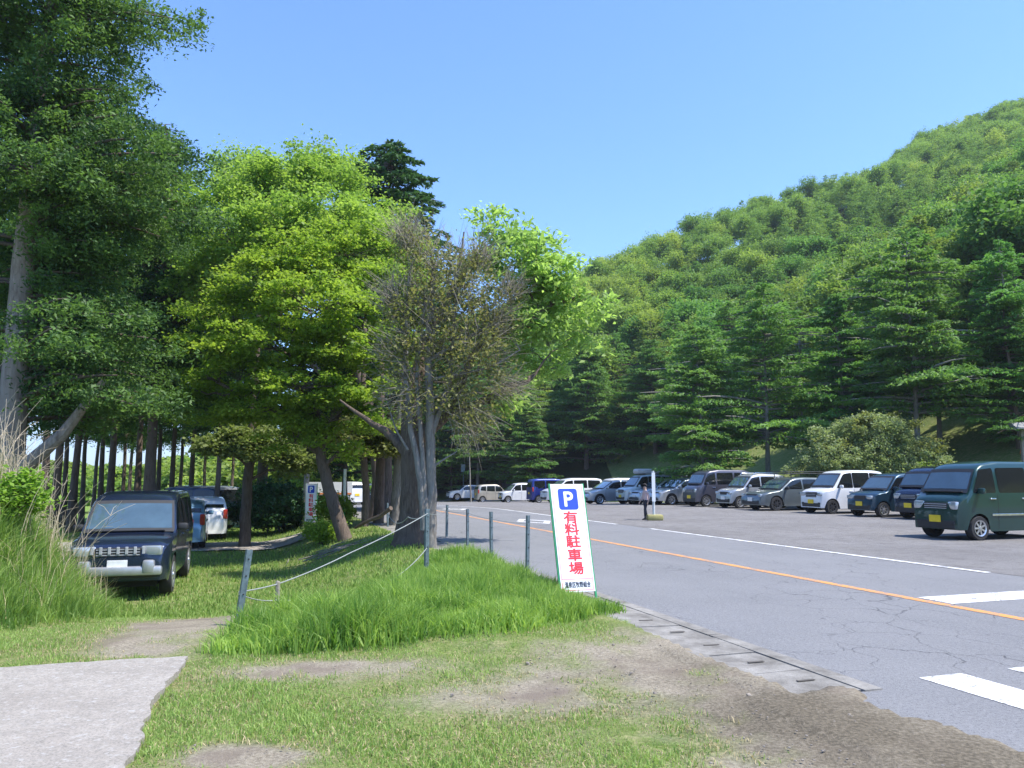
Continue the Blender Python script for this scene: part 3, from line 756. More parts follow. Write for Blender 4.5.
# ---- feathery pale tree and dark conifers at the back
rs = np.random.RandomState(33); y = 41.0; x = AX(262, y); z0 = Hf(x, y)
lb = lobes_in(rs, WX(255, 190, y), (3.4, 2.4, 2.2), 9, .42)+lobes_in(rs, WX(335, 185, y), (2.6, 2.4, 2), 6, .42)
dat = broadleaf(rs, lb, 300, 60, .7, .17, [([(0, 0, 0), WX(270, 350, y), WX(262, 220, y)], .3, .08), ([WX(270, 330, y), WX(330, 220, y)], .15, .06)], .09, flat=.6, ratio=.6, clflat=1.0, inner=.3)
tree_obj('feathery_tree', dat, bark_brown, lf_hilly, 'wispy pale green treetop with sky showing through, behind the maples', None, (x, y, z0))
def place_con(u, vtop, y, rad, seed, mat, lb, grp, dense=60, bark=bark_brown, zb=.25, lsz=.32, pw=.75):
    rs = np.random.RandomState(seed); x = AX(u, y); z0 = Hf(x, y); a, b, c = ray(u, vtop); h = CAMZ+c*y/b-z0
    dat = conifer(rs, h, h*zb, lambda q: rad*(1-q)**pw+.2, int(h*15), dense, lsz, droop=.2, up=.12, trunk_r=.02*h*.5, wide=.32, zpow=.85)
    return tree_obj('fir_tree', dat, bark, mat, lb, grp, (x, y, z0))
place_con(388, 143, 37, 4.6, 51, lf_dark, 'dark pointed fir standing out above the right of the maples', None, pw=.38)
place_con(248, 158, 36, 3.2, 52, lf_dark, 'dark blunt conifer peeping between the pale treetops', None, pw=.4)
place_con(345, 250, 40, 3.4, 53, lf_dark, 'shaded fir hidden behind the two maples', None, zb=.12)
# ---- chestnut with the thick dark trunk and long limbs reaching right
rs = np.random.RandomState(34); y = 17.6; x = AX(414, y); z0 = Hf(x, y)
tr = [([(0, 0, -.1), (0, 0, .3), WX(415, 500, y), WX(414, 455, y), WX(412, 425, y+.2)], .38, .27),
      ([WX(412, 430, y+.2), WX(411, 395, y+.3), WX(430, 330, y+.6), WX(470, 260, y+.6)], .27, .05), ([(-.06, -.03, -.2), (-.01, 0, .5)], .47, .36),
      ([WX(418, 440, y), WX(450, 412, y), WX(478, 404, y-.2), WX(512, 385, y-.3), WX(528, 382, y-.4)], .15, .045),
      ([WX(450, 410, y), WX(478, 345, y), WX(520, 325, y-.2), WX(552, 305, y-.2), WX(580, 296, y-.3)], .10, .03),
      ([WX(411, 458, y), WX(390, 434, y+.3), WX(370, 422, y+.4), WX(340, 400, y+.6)], .15, .02)]
lb = []
for u, v, dy, ru, rv in ((507,232,.4,26,16),(487,262,.5,22,20),(530,250,0,30,18),(520,285,.2,34,18),(552,275,-.2,24,16),(560,300,-.2,24,13),(545,325,0,34,14),(500,312,.6,26,16),(572,262,.3,12,9),(585,318,0,18,11),(560,345,.2,26,11),(600,305,-.2,16,9),(470,335,.3,18,13),(505,405,-.2,20,10),(515,350,.5,22,13),(480,215,.8,14,9),(540,372,.5,26,9)):
    c = WX(u, v, y+dy*1.5); lb.append((c[0], c[1], c[2], ru*y/775, ru*y/775*1.1, rv*y/775))
dat = broadleaf(rs, lb, 190, 52, .36, .17, tr, .05, flat=.9, ratio=.4, clflat=.5, down=.6, inner=.2)
tree_obj('chestnut_tree', dat, bark_brown, lf_chest, 'thick dark trunked chestnut with long limbs reaching right over the road', 'leafy trees beside the road', (x, y, z0))
# ---- half dead twiggy tree on pale stems
rs = np.random.RandomState(35); y = 16.6; x = AX(432, y); z0 = Hf(x, y)
T = Tubes()
stems = [([(0, 0, -.1), WX(431, 480, y), WX(430, 420, y), WX(428, 340, y), WX(434, 270, y)], .145, .05), ([WX(424, 530, y-.1), WX(420, 470, y-.1), WX(409, 420, y-.1), WX(404, 350, y), WX(410, 270, y)], .085, .03),
         ([WX(426, 510, y-.1), WX(421, 440, y-.1), WX(416, 380, y), WX(425, 300, y)], .06, .03), ([WX(430, 440, y), WX(450, 380, y+.2), WX(455, 300, y+.2), WX(464, 232, y+.2)], .07, .02),
         ([WX(430, 400, y), WX(446, 392, y), WX(462, 382, y)], .035, .012), ([WX(408, 450, y-.1), WX(396, 430, y-.1), WX(388, 405, y)], .03, .01), ([WX(428, 470, y), WX(446, 458, y), WX(456, 452, y)], .03, .01),
         ([WX(430, 360, y), WX(480, 330, y), WX(510, 320, y+.2)], .05, .015), ([WX(430, 380, y), WX(490, 368, y), WX(520, 350, y+.2)], .04, .012)]
lb = []
for u, v, ru, rv in ((420,250,22,20),(450,270,26,24),(470,300,30,26),(415,300,26,26),(400,345,24,26),(440,340,30,28),(480,350,30,24),(455,390,30,24),(410,395,26,24),(495,322,20,18),(470,420,24,18),(500,385,18,14),(392,300,13,16),(508,292,16,12),(478,262,14,12),(405,240,12,10)):
    c = WX(u, v, y); lb.append((c[0], c[1], c[2], ru*y/775, ru*y/775*1.3, rv*1.15*y/775))
dat = broadleaf(rs, lb, 620, 18, .28, .09, stems, .035, flat=.6, ratio=.5, clflat=1, down=1, tubes=T, inner=.5)
# fine bare twigs: sprays around each lobe
lob = np.array(lb); m = 2100; li = rs.randint(0, len(lob), m); c0 = lob[li, :3]+rdir(rs, m)*lob[li, 3:]*rs.rand(m)[:, None]**.4*.95
out = c0-np.array([0.0, 0, 3.4]); out /= np.linalg.norm(out, axis=1, keepdims=True); d = out*.7+rdir(rs, m)*.55; d /= np.linalg.norm(d, axis=1, keepdims=True)
ln = .25+.6*rs.rand(m); q = np.linspace(0, 1, 4); bend = rdir(rs, m)*.12
Pt = c0[:, None]+d[:, None]*(q[:, None]*ln[:, None, None])+bend[:, None]*(q**2)[:, None]*ln[:, None, None]
T2 = Tubes(); T2.add(Pt, np.broadcast_to(np.linspace(.0065, .002, 4), (m, 4)), 3); tv2, tf2 = T2.arrays()
dead = tree_obj('dying_tree', dat, bark_grey, lf_brown, 'half bare tree with a haze of grey twigs and bronze leaves by the chestnut', 'leafy trees beside the road', (x, y, z0))
tw = link('twigs', npmesh('twigs', tv2, [tf2], [simple('grey_twig', (.27, .24, .18), .9)]), dead)
# ---- roadside trees behind the maple (three trunks), with olive crowns
for i, (u, yy, ru, vtop, lb_) in enumerate(((366,24,.13,415,'thin trunk tree with olive leaves just right of the leaning maple'),(379,25.5,.19,405,'mid trunk with olive leaves, between thin trunk and thick trunk'),(396,24.5,.24,400,'thick grey trunk with olive leaves nearest the dark chestnut'))):
    rs = np.random.RandomState(60+i); x = AX(u, yy); y = yy; z0 = Hf(x, y)
    c = WX(u+2*(i-1), 440, yy); lb = lobes_in(rs, (c[0], c[1], c[2]), (1.15, 1.2, .8), 8, .5)
    dat = broadleaf(rs, lb, 130, 60, .3, .12, [([(0, 0, -.05), (.05*i, 0, 1.2), (.12*(i-1), 0, 3.2), (.2*(i-1), .2, 6.5)], ru, ru*.55)], .05, flat=1.2, inner=.3)
    tree_obj('roadside_tree', dat, bark_grey if i == 2 else bark_brown, lf_olive, lb_, 'trunks along the road behind the maple', (x, y, z0))
rs = np.random.RandomState(66); y = 25; x = AX(247, y); z0 = Hf(x, y)
c = WX(245, 448, y); lb = lobes_in(rs, c, (1.9, 1.2, .8), 9, .42)+lobes_in(rs, WX(290, 462, y), (1.0, 1, .5), 4, .5)
dat = broadleaf(rs, lb, 220, 60, .32, .13, [([(0, 0, -.05), (0, 0, 1.6), (.1, 0, 4), (.2, 0, 8)], .19, .1)], .06, flat=1.2, inner=.2)
tree_obj('roadside_tree', dat, bark_brown, lf_olive, 'dark trunked tree with low olive foliage left of the far P sign', 'leafy trees beside the road', (x, y, z0))
# ---- shrubs
def shrub(name, u, y, r, zc, k, n, per, lsz, mat, lb_, cr=.3, seed=1, cat='shrub', n2=None, mat2=None, sub=.5):
    rs = np.random.RandomState(seed); x = AX(u, y); z0 = Hf(x, y)
    lb = lobes_in(rs, (0, 0, zc), r, k, sub, -.3)+[(0, 0, zc, r[0]*.6, r[1]*.6, r[2]*.6)]
    st = [([(0, 0, -.1), (r[0]*.1*math.cos(a), r[1]*.1*math.sin(a), zc*.5), (r[0]*.45*math.cos(a), r[1]*.45*math.sin(a), zc)], .05, .015) for a in (0, 1.3, 2.6, 3.9, 5.2)]
    dat = broadleaf(rs, lb, n, per, cr, lsz, st, .03, flat=.9, ratio=.5, down=.9, inner=.1, clflat=.7, tail=.02)
    return tree_obj(name, dat, bark_brown, mat, lb_, None, (x, y, z0-.05), cat=cat)
shrub('shrub', 283, 30, (2.0, 1.6, 1.2), .95, 12, 330, 60, .14, lf_dark, 'round dark green shrub behind the far P sign', seed=2, cr=.34)
shrub('shrub', 323, 21.6, (.56, .5, .42), .48, 7, 110, 50, .075, lf_bright, 'small bright green bush at the foot of the leaning maple', seed=3, cr=.16)
shrub('shrub', 334, 24.5, (.8, .5, .6), .75, 7, 120, 50, .09, lf_bright, 'taller bright bush between the far P sign and pole', seed=4, cr=.2)
bs = shrub('shrub', 874, 38.0, (3.7, 2.2, 2.2), 2.25, 34, 1300, 75, .125, lf_shrub, 'big rounded olive shrub behind the white box-shaped car', seed=5, cr=.30, sub=.4)
rs = np.random.RandomState(8)
yz = []
lb = [(-1.9+3.8*rs.rand()+(-.2), -.6+1.2*rs.rand(), 3.9+.5*rs.rand(), .55, .5, .28) for _ in range(8)]+[(-2.4, -.6, 3.1, .7, .5, .4), (2.5, -.6, 2.9, .6, .5, .4)]
dt = broadleaf(rs, lb, 110, 50, .28, .13, [([(0, 0, .5), (0, 0, 2.6)], .02, .01)], .02, flat=.9, ratio=.5, inner=.1)
link('new_shoots', npmesh('new_shoots', dt[1][0], [dt[1][1]], [lf_olive], attrs=dict(tint=np.clip(dt[1][2]+.2, 0, 1))), bs)
shrub('shrub', 930, 36.5, (1.3, 1.0, 1.0), 1.0, 9, 200, 50, .12, lf_bright, 'smaller yellow green shrub beside the big olive shrub', seed=6, cr=.3)
shrub('shrub', 8, 9.3, (.42, .4, .3), .35, 6, 60, 40, .07, lf_bright, 'low yellow green leafy weed clump on the left bank', seed=9, cr=.14, cat='weed clump')
# bright bushes on the sunlit meadow behind the grove
rs = np.random.RandomState(12)
bdat = []
for i in range(3):
    lb = lobes_in(rs, (0, 0, 2.2), (3.4, 2.2, 2.0), 12, .45, -.5)
    bdat.append(broadleaf(rs, lb, 260, 40, .6, .34, [([(0, 0, -.1), (0, 0, 1.5)], .12, .06)], .06, flat=1.0, inner=.1, twig=False))
bsrc = {}
i = 0
for u, yy, sc in ((-5,70,1.1),(22,78,1.3),(52,84,1.1),(80,72,1.0),(108,80,1.25),(134,88,1.2),(160,74,1.0),(186,84,1.3),(212,72,1.1),(236,78,1.5),(256,70,1.3),(276,66,1.2),(300,62,1.3),(322,60,1.2),(60,110,1.6),(120,115,1.6),(180,112,1.8),(235,100,2.0),(270,92,2.2),(10,112,1.5)):
    x = AX(u, yy); loc = (x, yy, Hf(x, yy)-.1); k = i % 3
    lbl = f'sunlit meadow bush seen between the trunks, {"nearer" if yy < 90 else "farther"} row, bush {i+1 if yy<90 else i-13} from left'
    if i == 19: lbl = 'sunlit bush at the far left end of the farther meadow row'
    if k not in bsrc:
        e = tree_obj('meadow_bush', bdat[k], bark_brown, lf_hilly, lbl, 'bushes on the meadow behind the grove', loc, i, sc, 'bush'); bsrc[k] = e
        CH[e.name] = [o for o in bpy.data.objects if o.parent == e]
    else: copy_tree(bsrc[k], loc, i*1.1, sc, lbl, 'bushes on the meadow behind the grove')
    i += 1
# ---- dry reeds on the bank
rs = np.random.RandomState(14); straw = simple('dead_reed', (.50, .42, .30), .8, nscale=20)
n = 0
for ci, (cu, cy, m) in enumerate(((20, 10.8, 42), (42, 11.2, 60), (-20, 10.2, 30), (62, 11.8, 18), (30, 9.8, 18))):
    T = Tubes(); cx = AX(cu, cy)
    for k in range(m):
        x = cx+rs.normal(0, .32); y = cy+rs.normal(0, .35); z = Hf(x, y); h = .55+.95*rs.rand(); a = rs.rand()*6.28; le = h*(.08+.6*rs.rand()**2.5); dx, dy = math.cos(a)*le, math.sin(a)*le
        if rs.rand() < .12: dx = abs(dx)+.3*h
        q = np.linspace(0, 1, 7)[:, None]
        p = np.array([x, y, z])+np.concatenate([dx*q**1.8, dy*q**1.8, h*(q-.22*q**3*le/h*1.6)], 1)
        T.add(p, np.linspace(.005, .0022, 7), 4)
        if rs.rand() < .4:
            for _ in range(3):
                j = rs.randint(2, 6); e = p[j]+np.array([rs.normal(0, .14), rs.normal(0, .14), .08+.1*rs.rand()]); T.add(np.stack([p[j], (p[j]+e)/2+np.array([0, 0, .04]), e]), np.array([.003, .0025, .0015]), 3)
    tv, tf = T.arrays(); o = link('dry_reeds', npmesh('dry_reeds', tv, [tf], [straw]))
    tag(o, ['clump of pale dry reeds in front of the big peeling trunk', 'tallest tangle of pale dry reeds on the bank right of the trunk', 'dry reeds at the very left edge of the bank', 'sparse arching dry reeds at the right end of the bank', 'short dry reeds low on the bank front'][ci], 'reeds', 'dry reed clumps on the bank')
# fallen branches by the leaning tree
T = Tubes(); rs = np.random.RandomState(15)
for k in range(16):
    x = AX(340, 19)+rs.normal(0, .7); y = 19+rs.normal(0, .5); a = rs.normal(0, .5); l = .4+.7*rs.rand(); q = np.linspace(-1, 1, 5)[:, None]
    p = np.concatenate([x+q*l*math.cos(a)*.5, y+q*l*math.sin(a)*.5, 0*q], 1); p[:, 2] = H(p[:, 0], p[:, 1])+.08+.05*rs.rand(5); T.add(p, np.linspace(.014, .005, 5), 5)
tv, tf = T.arrays(); tag(link('brushwood', npmesh('brushwood', tv, [tf], [bark_grey])), 'loose dead branches lying in the grass below the leaning maple', 'branches', kind='stuff')
# ------------------------------------------------------------------ the wooded hill
HT = {}
def mk(kind, i):
    rs = np.random.RandomState(100+i+hash_k[kind])
    if kind == 'larch':
        ph = rs.rand()*6; return conifer(rs, 12, 1.7+1.6*rs.rand(), lambda q: 3.7*(1-q)**(.5+.3*(i%2))*(.93+.07*math.sin(q*25+ph))+.25, 150, 34, .34, zn=.22, droop=.15, up=.15, wide=.42, trunk_r=.17, zpow=.9, irr=.45)
    if kind == 'nearlarch':
        ph = rs.rand()*6; return conifer(rs, 12, 3.2, lambda q: (3.4+.3*i)*(1-q)**(.45+.07*i)*(.9+.1*math.sin(q*21+ph))+.25, 160, 70, .24, zn=.22, droop=.16, up=.15, wide=.36, trunk_r=.16, zpow=.95, irr=.55)
    if kind == 'fir':
        ph = rs.rand()*6; return conifer(rs, 9, .5, lambda q: 3.1*(1-q)**(.5+.08*i)*(.92+.08*math.sin(q*24+ph))+.2, 190, 84, .22, zn=.2, droop=.14, up=.14, wide=.38, trunk_r=.15, zpow=.8, irr=.4)
    if kind == 'broad':
        lb = lobes_in(rs, (0, 0, 7.2), (3.1, 3.1, 3.5), 15, .36, -.75)
        return broadleaf(rs, lb, 330, 32, .8, .30, [([(0, 0, 0), (.1, .1, 3), (.2, 0, 7)], .2, .08)], .1, flat=.9, inner=.2, down=.8, clflat=.8, ratio=.6, twig=False)
lf_firb = leafmat('bright_fir_needle', (.085, .18, .05), (.20, .33, .085), .4, .6, .1)
hash_k = dict(larch=0, nearlarch=20, fir=40, broad=60)
for k, n in (('larch', 5), ('nearlarch', 5), ('fir', 4), ('broad', 5)):
    HT[k] = [mk(k, i) for i in range(n)]
def single(data, name, bark, leaf):
    (tv, tf), (lv, lf, ti) = data
    return npmesh(name, np.concatenate([tv, lv]), [tf, lf+len(tv)], [bark, leaf], np.concatenate([np.zeros(len(tf)), np.ones(len(lf))]), attrs=dict(tint=np.concatenate([np.zeros(len(tf)), ti])))
rs = np.random.RandomState(2)
cand = []
sp = 4.5
for s_ in np.arange(-20, 330, sp):
    for n_ in np.arange(20, 330, sp):
        for _ in range(1):
            ss = s_+rs.uniform(-.42, .42)*sp; nn = n_+rs.uniform(-.42, .42)*sp
            x, y = XY(ss, nn)
            if y < 20: continue
            D = float(hillD(np.array([x]), np.array([y]))[0])
            if D < (1.0 if x < 9 else 6.5) or x < -62: continue
            if D < 14 and x > 10 and (RS.rand() < .3): continue
            t_ = x/y
            if t_ < -.42 or t_ > .78: continue
            cand.append((x, y, D, t_))
for s_ in np.arange(70, 130, 5):          # woodland wrapping round the far end of the lot
    pass
# visibility: march the terrain profile; keep a tree only if its top half clears nearer canopy
cand = np.array(cand)
zs = H(cand[:, 0], cand[:, 1])
hts = np.where(cand[:, 2] < 10, 10.5, 9.2)*np.where(cand[:, 2] < 30, rs.uniform(.78, 1.35, len(cand)), rs.uniform(.88, 1.12, len(cand)))
ang_top = (zs+hts-CAMZ)/cand[:, 1]
order = np.argsort(cand[:, 1]); hor = np.full(400, -9.0); keep = []
for j in order:
    x, y, D, t_ = cand[j]; b = int((t_+.5)/1.4*400); wdt = max(1, int(2.2/y/1.4*400))
    sl_ = hor[max(0, b-wdt):b+wdt+1]
    if ang_top[j] > sl_.min()+.004:
        keep.append(j)
        hor[max(0, b-wdt//2-0):b+wdt//2+1] = np.maximum(hor[max(0, b-wdt//2):b+wdt//2+1], (zs[j]+hts[j]*.72-CAMZ)/y)
open('/tmp/log','w').write('hill trees visible %d of %d' % (len(keep), len(cand)))
keep.sort(key=lambda j: cand[j, 1])
placed = {}
cols = [(-.2, 'behind the roadside trunks'), (-.10, 'left of the thin sapling'), (-.04, 'above the farthest white car'), (.02, 'above the beige car'), (.06, 'above the royal blue van'), (.10, 'above the main P sign'), (.15, 'just right of the P sign'), (.2, 'above the white pole'), (.25, 'left of the charcoal van'), (.29, 'above the charcoal van'), (.34, 'above the silver tall car'), (.39, 'above the roof rack estate'), (.46, 'above the white box-shaped car'), (.53, 'above the dark blue compact'), (.6, 'above the front of the green van'), (.9, 'at the right edge')]
def horiz(t_):
    for a, b in cols:
        if t_ < a: return b
    return cols[-1][1]
n_ind = 0; far = []
GRPH = 'trees covering the hillside'
for j in keep:
    x, y, D, t_ = cand[j]; z = zs[j]-.1; h = hts[j]
    big = fbm(np.array([x*.03+5]), np.array([y*.03+2]), 3)[0]+rs.uniform(-.16, .16)
    crest = ang_top[j] > np.interp(t_, _t, _e)-.035
    if D < 11: kind = 'fir' if rs.rand() < (.62 if t_ < .2 else .3) else 'nearlarch'
    else: kind = 'broad' if (big > .55 or (t_ < .3 and big > .50) or (t_ < .14 and y > 110)) else 'larch'
    if crest and rs.rand() < .12: kind = 'larch'
    vi = rs.randint(len(HT[kind])); base = {'larch': 12, 'nearlarch': 12, 'fir': 9, 'broad': 10.6}[kind]
    leaf = lf_hillc
    if kind == 'larch' and D > 14 and rs.rand() < (.75 if t_ < .3 else .45): leaf = lf_hilld if rs.rand() < .75 or t_ > .35 else lf_hilly
    if kind == 'broad': leaf = lf_hilly if (t_ < .22 and rs.rand() < .55) or rs.rand() < .12 else lf_hilld
    if kind == 'fir': h = h*.85 if t_ > .2 else h*1.15
    sc = h/base*(1 if kind != 'broad' else 1.08); rz = rs.rand()*6.28
    if n_ind >= 292: far.append((kind, vi, leaf, x, y, z, sc, rz)); continue
    n_ind += 1
    band = 'on the skyline' if crest else 'at the hill foot' if D < 11 else 'low on the hill' if D < 24 else 'midway up the hill' if D < 45 else 'high on the hill'
    what = ('small ' if sc*base < 8.6 else 'tall ' if sc*base > 10.6 else '')+{'larch': 'layered larch', 'nearlarch': 'bare-trunked larch', 'fir': 'low-branched dark fir', 'broad': 'yellowish leafy tree' if leaf == lf_hilly else 'rounded green tree'}[kind]
    lab = f'{what} {band}, {horiz(t_)}'
    if D < 26:
        key = (kind, vi)
        if key not in placed:
            e = tree_obj({'larch': 'larch_tree', 'nearlarch': 'larch_tree', 'fir': 'fir_tree', 'broad': 'broadleaf_tree'}[kind], HT[kind][vi], bark_pale if kind == 'nearlarch' else bark_brown, leaf, lab, GRPH, (x, y, z), rz, sc)
            placed[key] = e; CH[e.name] = [o for o in bpy.data.objects if o.parent == e]
        else: copy_tree(placed[key], (x, y, z), rz, sc, lab, GRPH, leaf)
    else:
        key = (kind, vi, 's')
        nm = {'larch': 'larch_tree', 'nearlarch': 'larch_tree', 'fir': 'fir_tree', 'broad': 'broadleaf_tree'}[kind]
        if key not in placed: placed[key] = single(HT[kind][vi], nm, bark_brown, leaf)
        o = link(nm, placed[key], None, (x, y, z), rz); o.scale = (sc,)*3
        o.material_slots[1].link = 'OBJECT'; o.material_slots[1].material = leaf
        tag(o, lab, 'tree', GRPH)
if far:
    Vs = []; Fs = []; Ti = []; Mi = []; n0 = 0; mats = [lf_hillc, lf_hilld, lf_hilly]
    for kind, vi, leaf, x, y, z, sc, rz in far:
        (tv, tf), (lv, lf, ti) = HT[kind][vi]; q = rs.rand(len(lf)) < (.55 if y > 130 else .8); lf2 = lf[q]
        c, s = math.cos(rz), math.sin(rz); vv = lv.reshape(-1, 4, 3)[q].reshape(-1, 3)*sc*(1, 1, 1)
        vv = np.stack([vv[:, 0]*c-vv[:, 1]*s+x, vv[:, 0]*s+vv[:, 1]*c+y, vv[:, 2]+z], 1)
        Vs.append(vv); Fs.append(np.arange(len(vv)).reshape(-1, 4)+n0); n0 += len(vv); tt = np.clip(ti[q]*.8+rs.uniform(-.25, .3), 0, 1); Ti.append(tt); Mi.append(np.full(len(lf2), mats.index(leaf)))
    me = npmesh('forest', np.concatenate(Vs), [np.concatenate(Fs)], mats, np.concatenate(Mi), attrs=dict(tint=np.concatenate(Ti)))
    tag(link('forest', me), 'distant woodland covering the upper hillside', 'forest', kind='stuff'); print('far', len(far), len(me.polygons))
# three trees that stand out at the foot of the hill
def feature(kind, vi, u, y, vtop, lab, leaf=None, bark=None):
    x = AX(u, y); z = Hf(x, y); a, b, c = ray(u, vtop); h = CAMZ+c*y/b-z; base = {'larch': 12, 'nearlarch': 12, 'fir': 9, 'broad': 10.6}[kind]
    e = tree_obj('fir_tree' if kind == 'fir' else 'larch_tree', HT[kind][vi], bark or bark_pale, leaf or lf_hillc, lab, GRPH, (x, y, z-.1), 1.0+vi, h/base)
    return e
feature('fir', 0, 703, 46, 325, 'broad bright layered fir standing forward of the forest above the charcoal van', lf_firb)
feature('nearlarch', 1, 768, 46, 285, 'larch with a mossy bare trunk above the grey wagon with roof rack')
feature('fir', 1, 848, 46, 295, 'pointed fir directly above the left end of the big olive shrub')
feature('nearlarch', 0, 920, 41, 240, 'pale trunked larch right of the smaller yellow green shrub')
feature('nearlarch', 2, 1012, 40, 240, 'pale trunked larch at the right edge of the photo')
# thin bare tree by the far cars
rs = np.random.RandomState(90); y = 78; x = AX(471, y); z0 = Hf(x, y)
dat = broadleaf(rs, lobes_in(rs, (0, 0, 5.6), (1.5, 1.5, 1.4), 5, .5), 60, 6, .4, .14, [([(0, 0, 0), (-.1, 0, 2.4), (-.2, 0, 5)], .1, .04)], .05)
tree_obj('sapling', dat, bark_pale, lf_olive, 'thin pale sapling behind the farthest white car', None, (x, y, z0), cat='tree')
# shaded wood behind the roadside trees, closing the far end of the road
rs = np.random.RandomState(91)
for i, (u, y, sc) in enumerate(((300,62,.9),(325,70,1.0),(345,60,1.0),(372,76,1.1),(398,86,1.1),(425,92,1.1),(450,90,1.0),(418,84,.8),(388,95,1.2),(355,88,1.2),(315,84,1.2),(480,88,1.0),(500,84,.9),(530,80,1.0))):
    x = AX(u, y); vi = i % 2; src = placed[('fir', vi)] if ('fir', vi) in placed else None
    if src is None: continue
    copy_tree(src, (x, y, Hf(x, y)-.1), i*1.7, sc*1.15, f'shaded dense fir closing the far end of the road, number {i+1} of the stand', 'dark firs at the end of the road', lf_hillc)
# blue mountain far to the left
V = []; nxm = 90; prof = []
for i in range(nxm):
    a = -1.0+1.25*i/(nxm-1); hgt = 70+38*math.sin(i*.09+1.0)+14*math.sin(i*.31)+5*math.sin(i*1.1)
    for j in range(14):
        r = 1500+j*55; q = math.sin(min(1, j/9)*math.pi/2); hh = hgt*q*(1+.06*math.sin(i*1.7+j*2.1))-4
        V.append((math.sin(a)*r, math.cos(a)*r, hh))
Fs = [[i*14+j, (i+1)*14+j, (i+1)*14+j+1, i*14+j+1] for i in range(nxm-1) for j in range(13)]
mb = MB(); mb.add(V, Fs); mo = mb.build('mountain', simple('mountain_forest', (.06, .10, .04), .95, nscale=.03, var=.3), smooth=True, sharp=180); tag(mo, kind='structure')

# ---- air: the far hill and mountain fade a little
hz = MB(); hz.box((0, 900, 85), (5200, 5200, 180)); ho = hz.build('haze', [])
t = NT('haze_air'); pv = t.n('ShaderNodeVolumePrincipled'); pv.inputs['Color'].default_value = (.80, .88, 1, 1); pv.inputs['Density'].default_value = .0003; pv.inputs['Anisotropy'].default_value = .2
t.l(pv.outputs[0], t.out.inputs['Volume']); ho.data.materials.append(t.m); tag(ho, 'thin bluish haze hanging over the hill and far mountain', 'haze', kind='stuff')
# ------------------------------------------------------------------ vehicles
def paint(name, col, metal=.25, rough=.3): 
    t = NT(name); n1 = t.noise(2.5, 3, .5, t.obj()); c = t.mix(t.ramp(n1, .35, .7), tuple(k*.93 for k in col), tuple(min(1, k*1.05) for k in col))
    r = t.math('ADD', t.math('MULTIPLY', n1, .12), rough-.06)
    return t.principled(c, r, metal, .5, None, .7)
glass = simple('tinted_glass', (.010, .012, .014), .04, 0, .5, .2, 3, .1)
glass_l = simple('windscreen_glass', (.06, .10, .125), .04, 0, .9, .8, 3, .15)
rubber = simple('tyre_rubber', (.022, .022, .023), .85); black = simple('black_plastic', (.028, .028, .03), .55)
alloy = simple('alloy_rim', (.55, .56, .58), .3, .8); dark_alloy = simple('dark_rim', (.07, .07, .075), .4, .6); chrome = simple('chrome', (.7, .72, .74), .15, 1)
lens = simple('headlamp_lens', (.42, .45, .47), .08, .3, .8, 1); redlens = simple('tail_lamp_red', (.45, .02, .015), .15, 0, .7, 1)
plate_y = simple('yellow_plate', (.80, .58, .03), .45); plate_w = simple('white_plate', (.78, .79, .78), .45); seam = simple('door_gap', (.012, .012, .013), .8)
under = simple('underbody', (.018, .018, .018), .9); amber = simple('indicator_amber', (.7, .22, .02), .2)
bar_silver = simple('trim_silver', (.42, .43, .45), .4, .2)
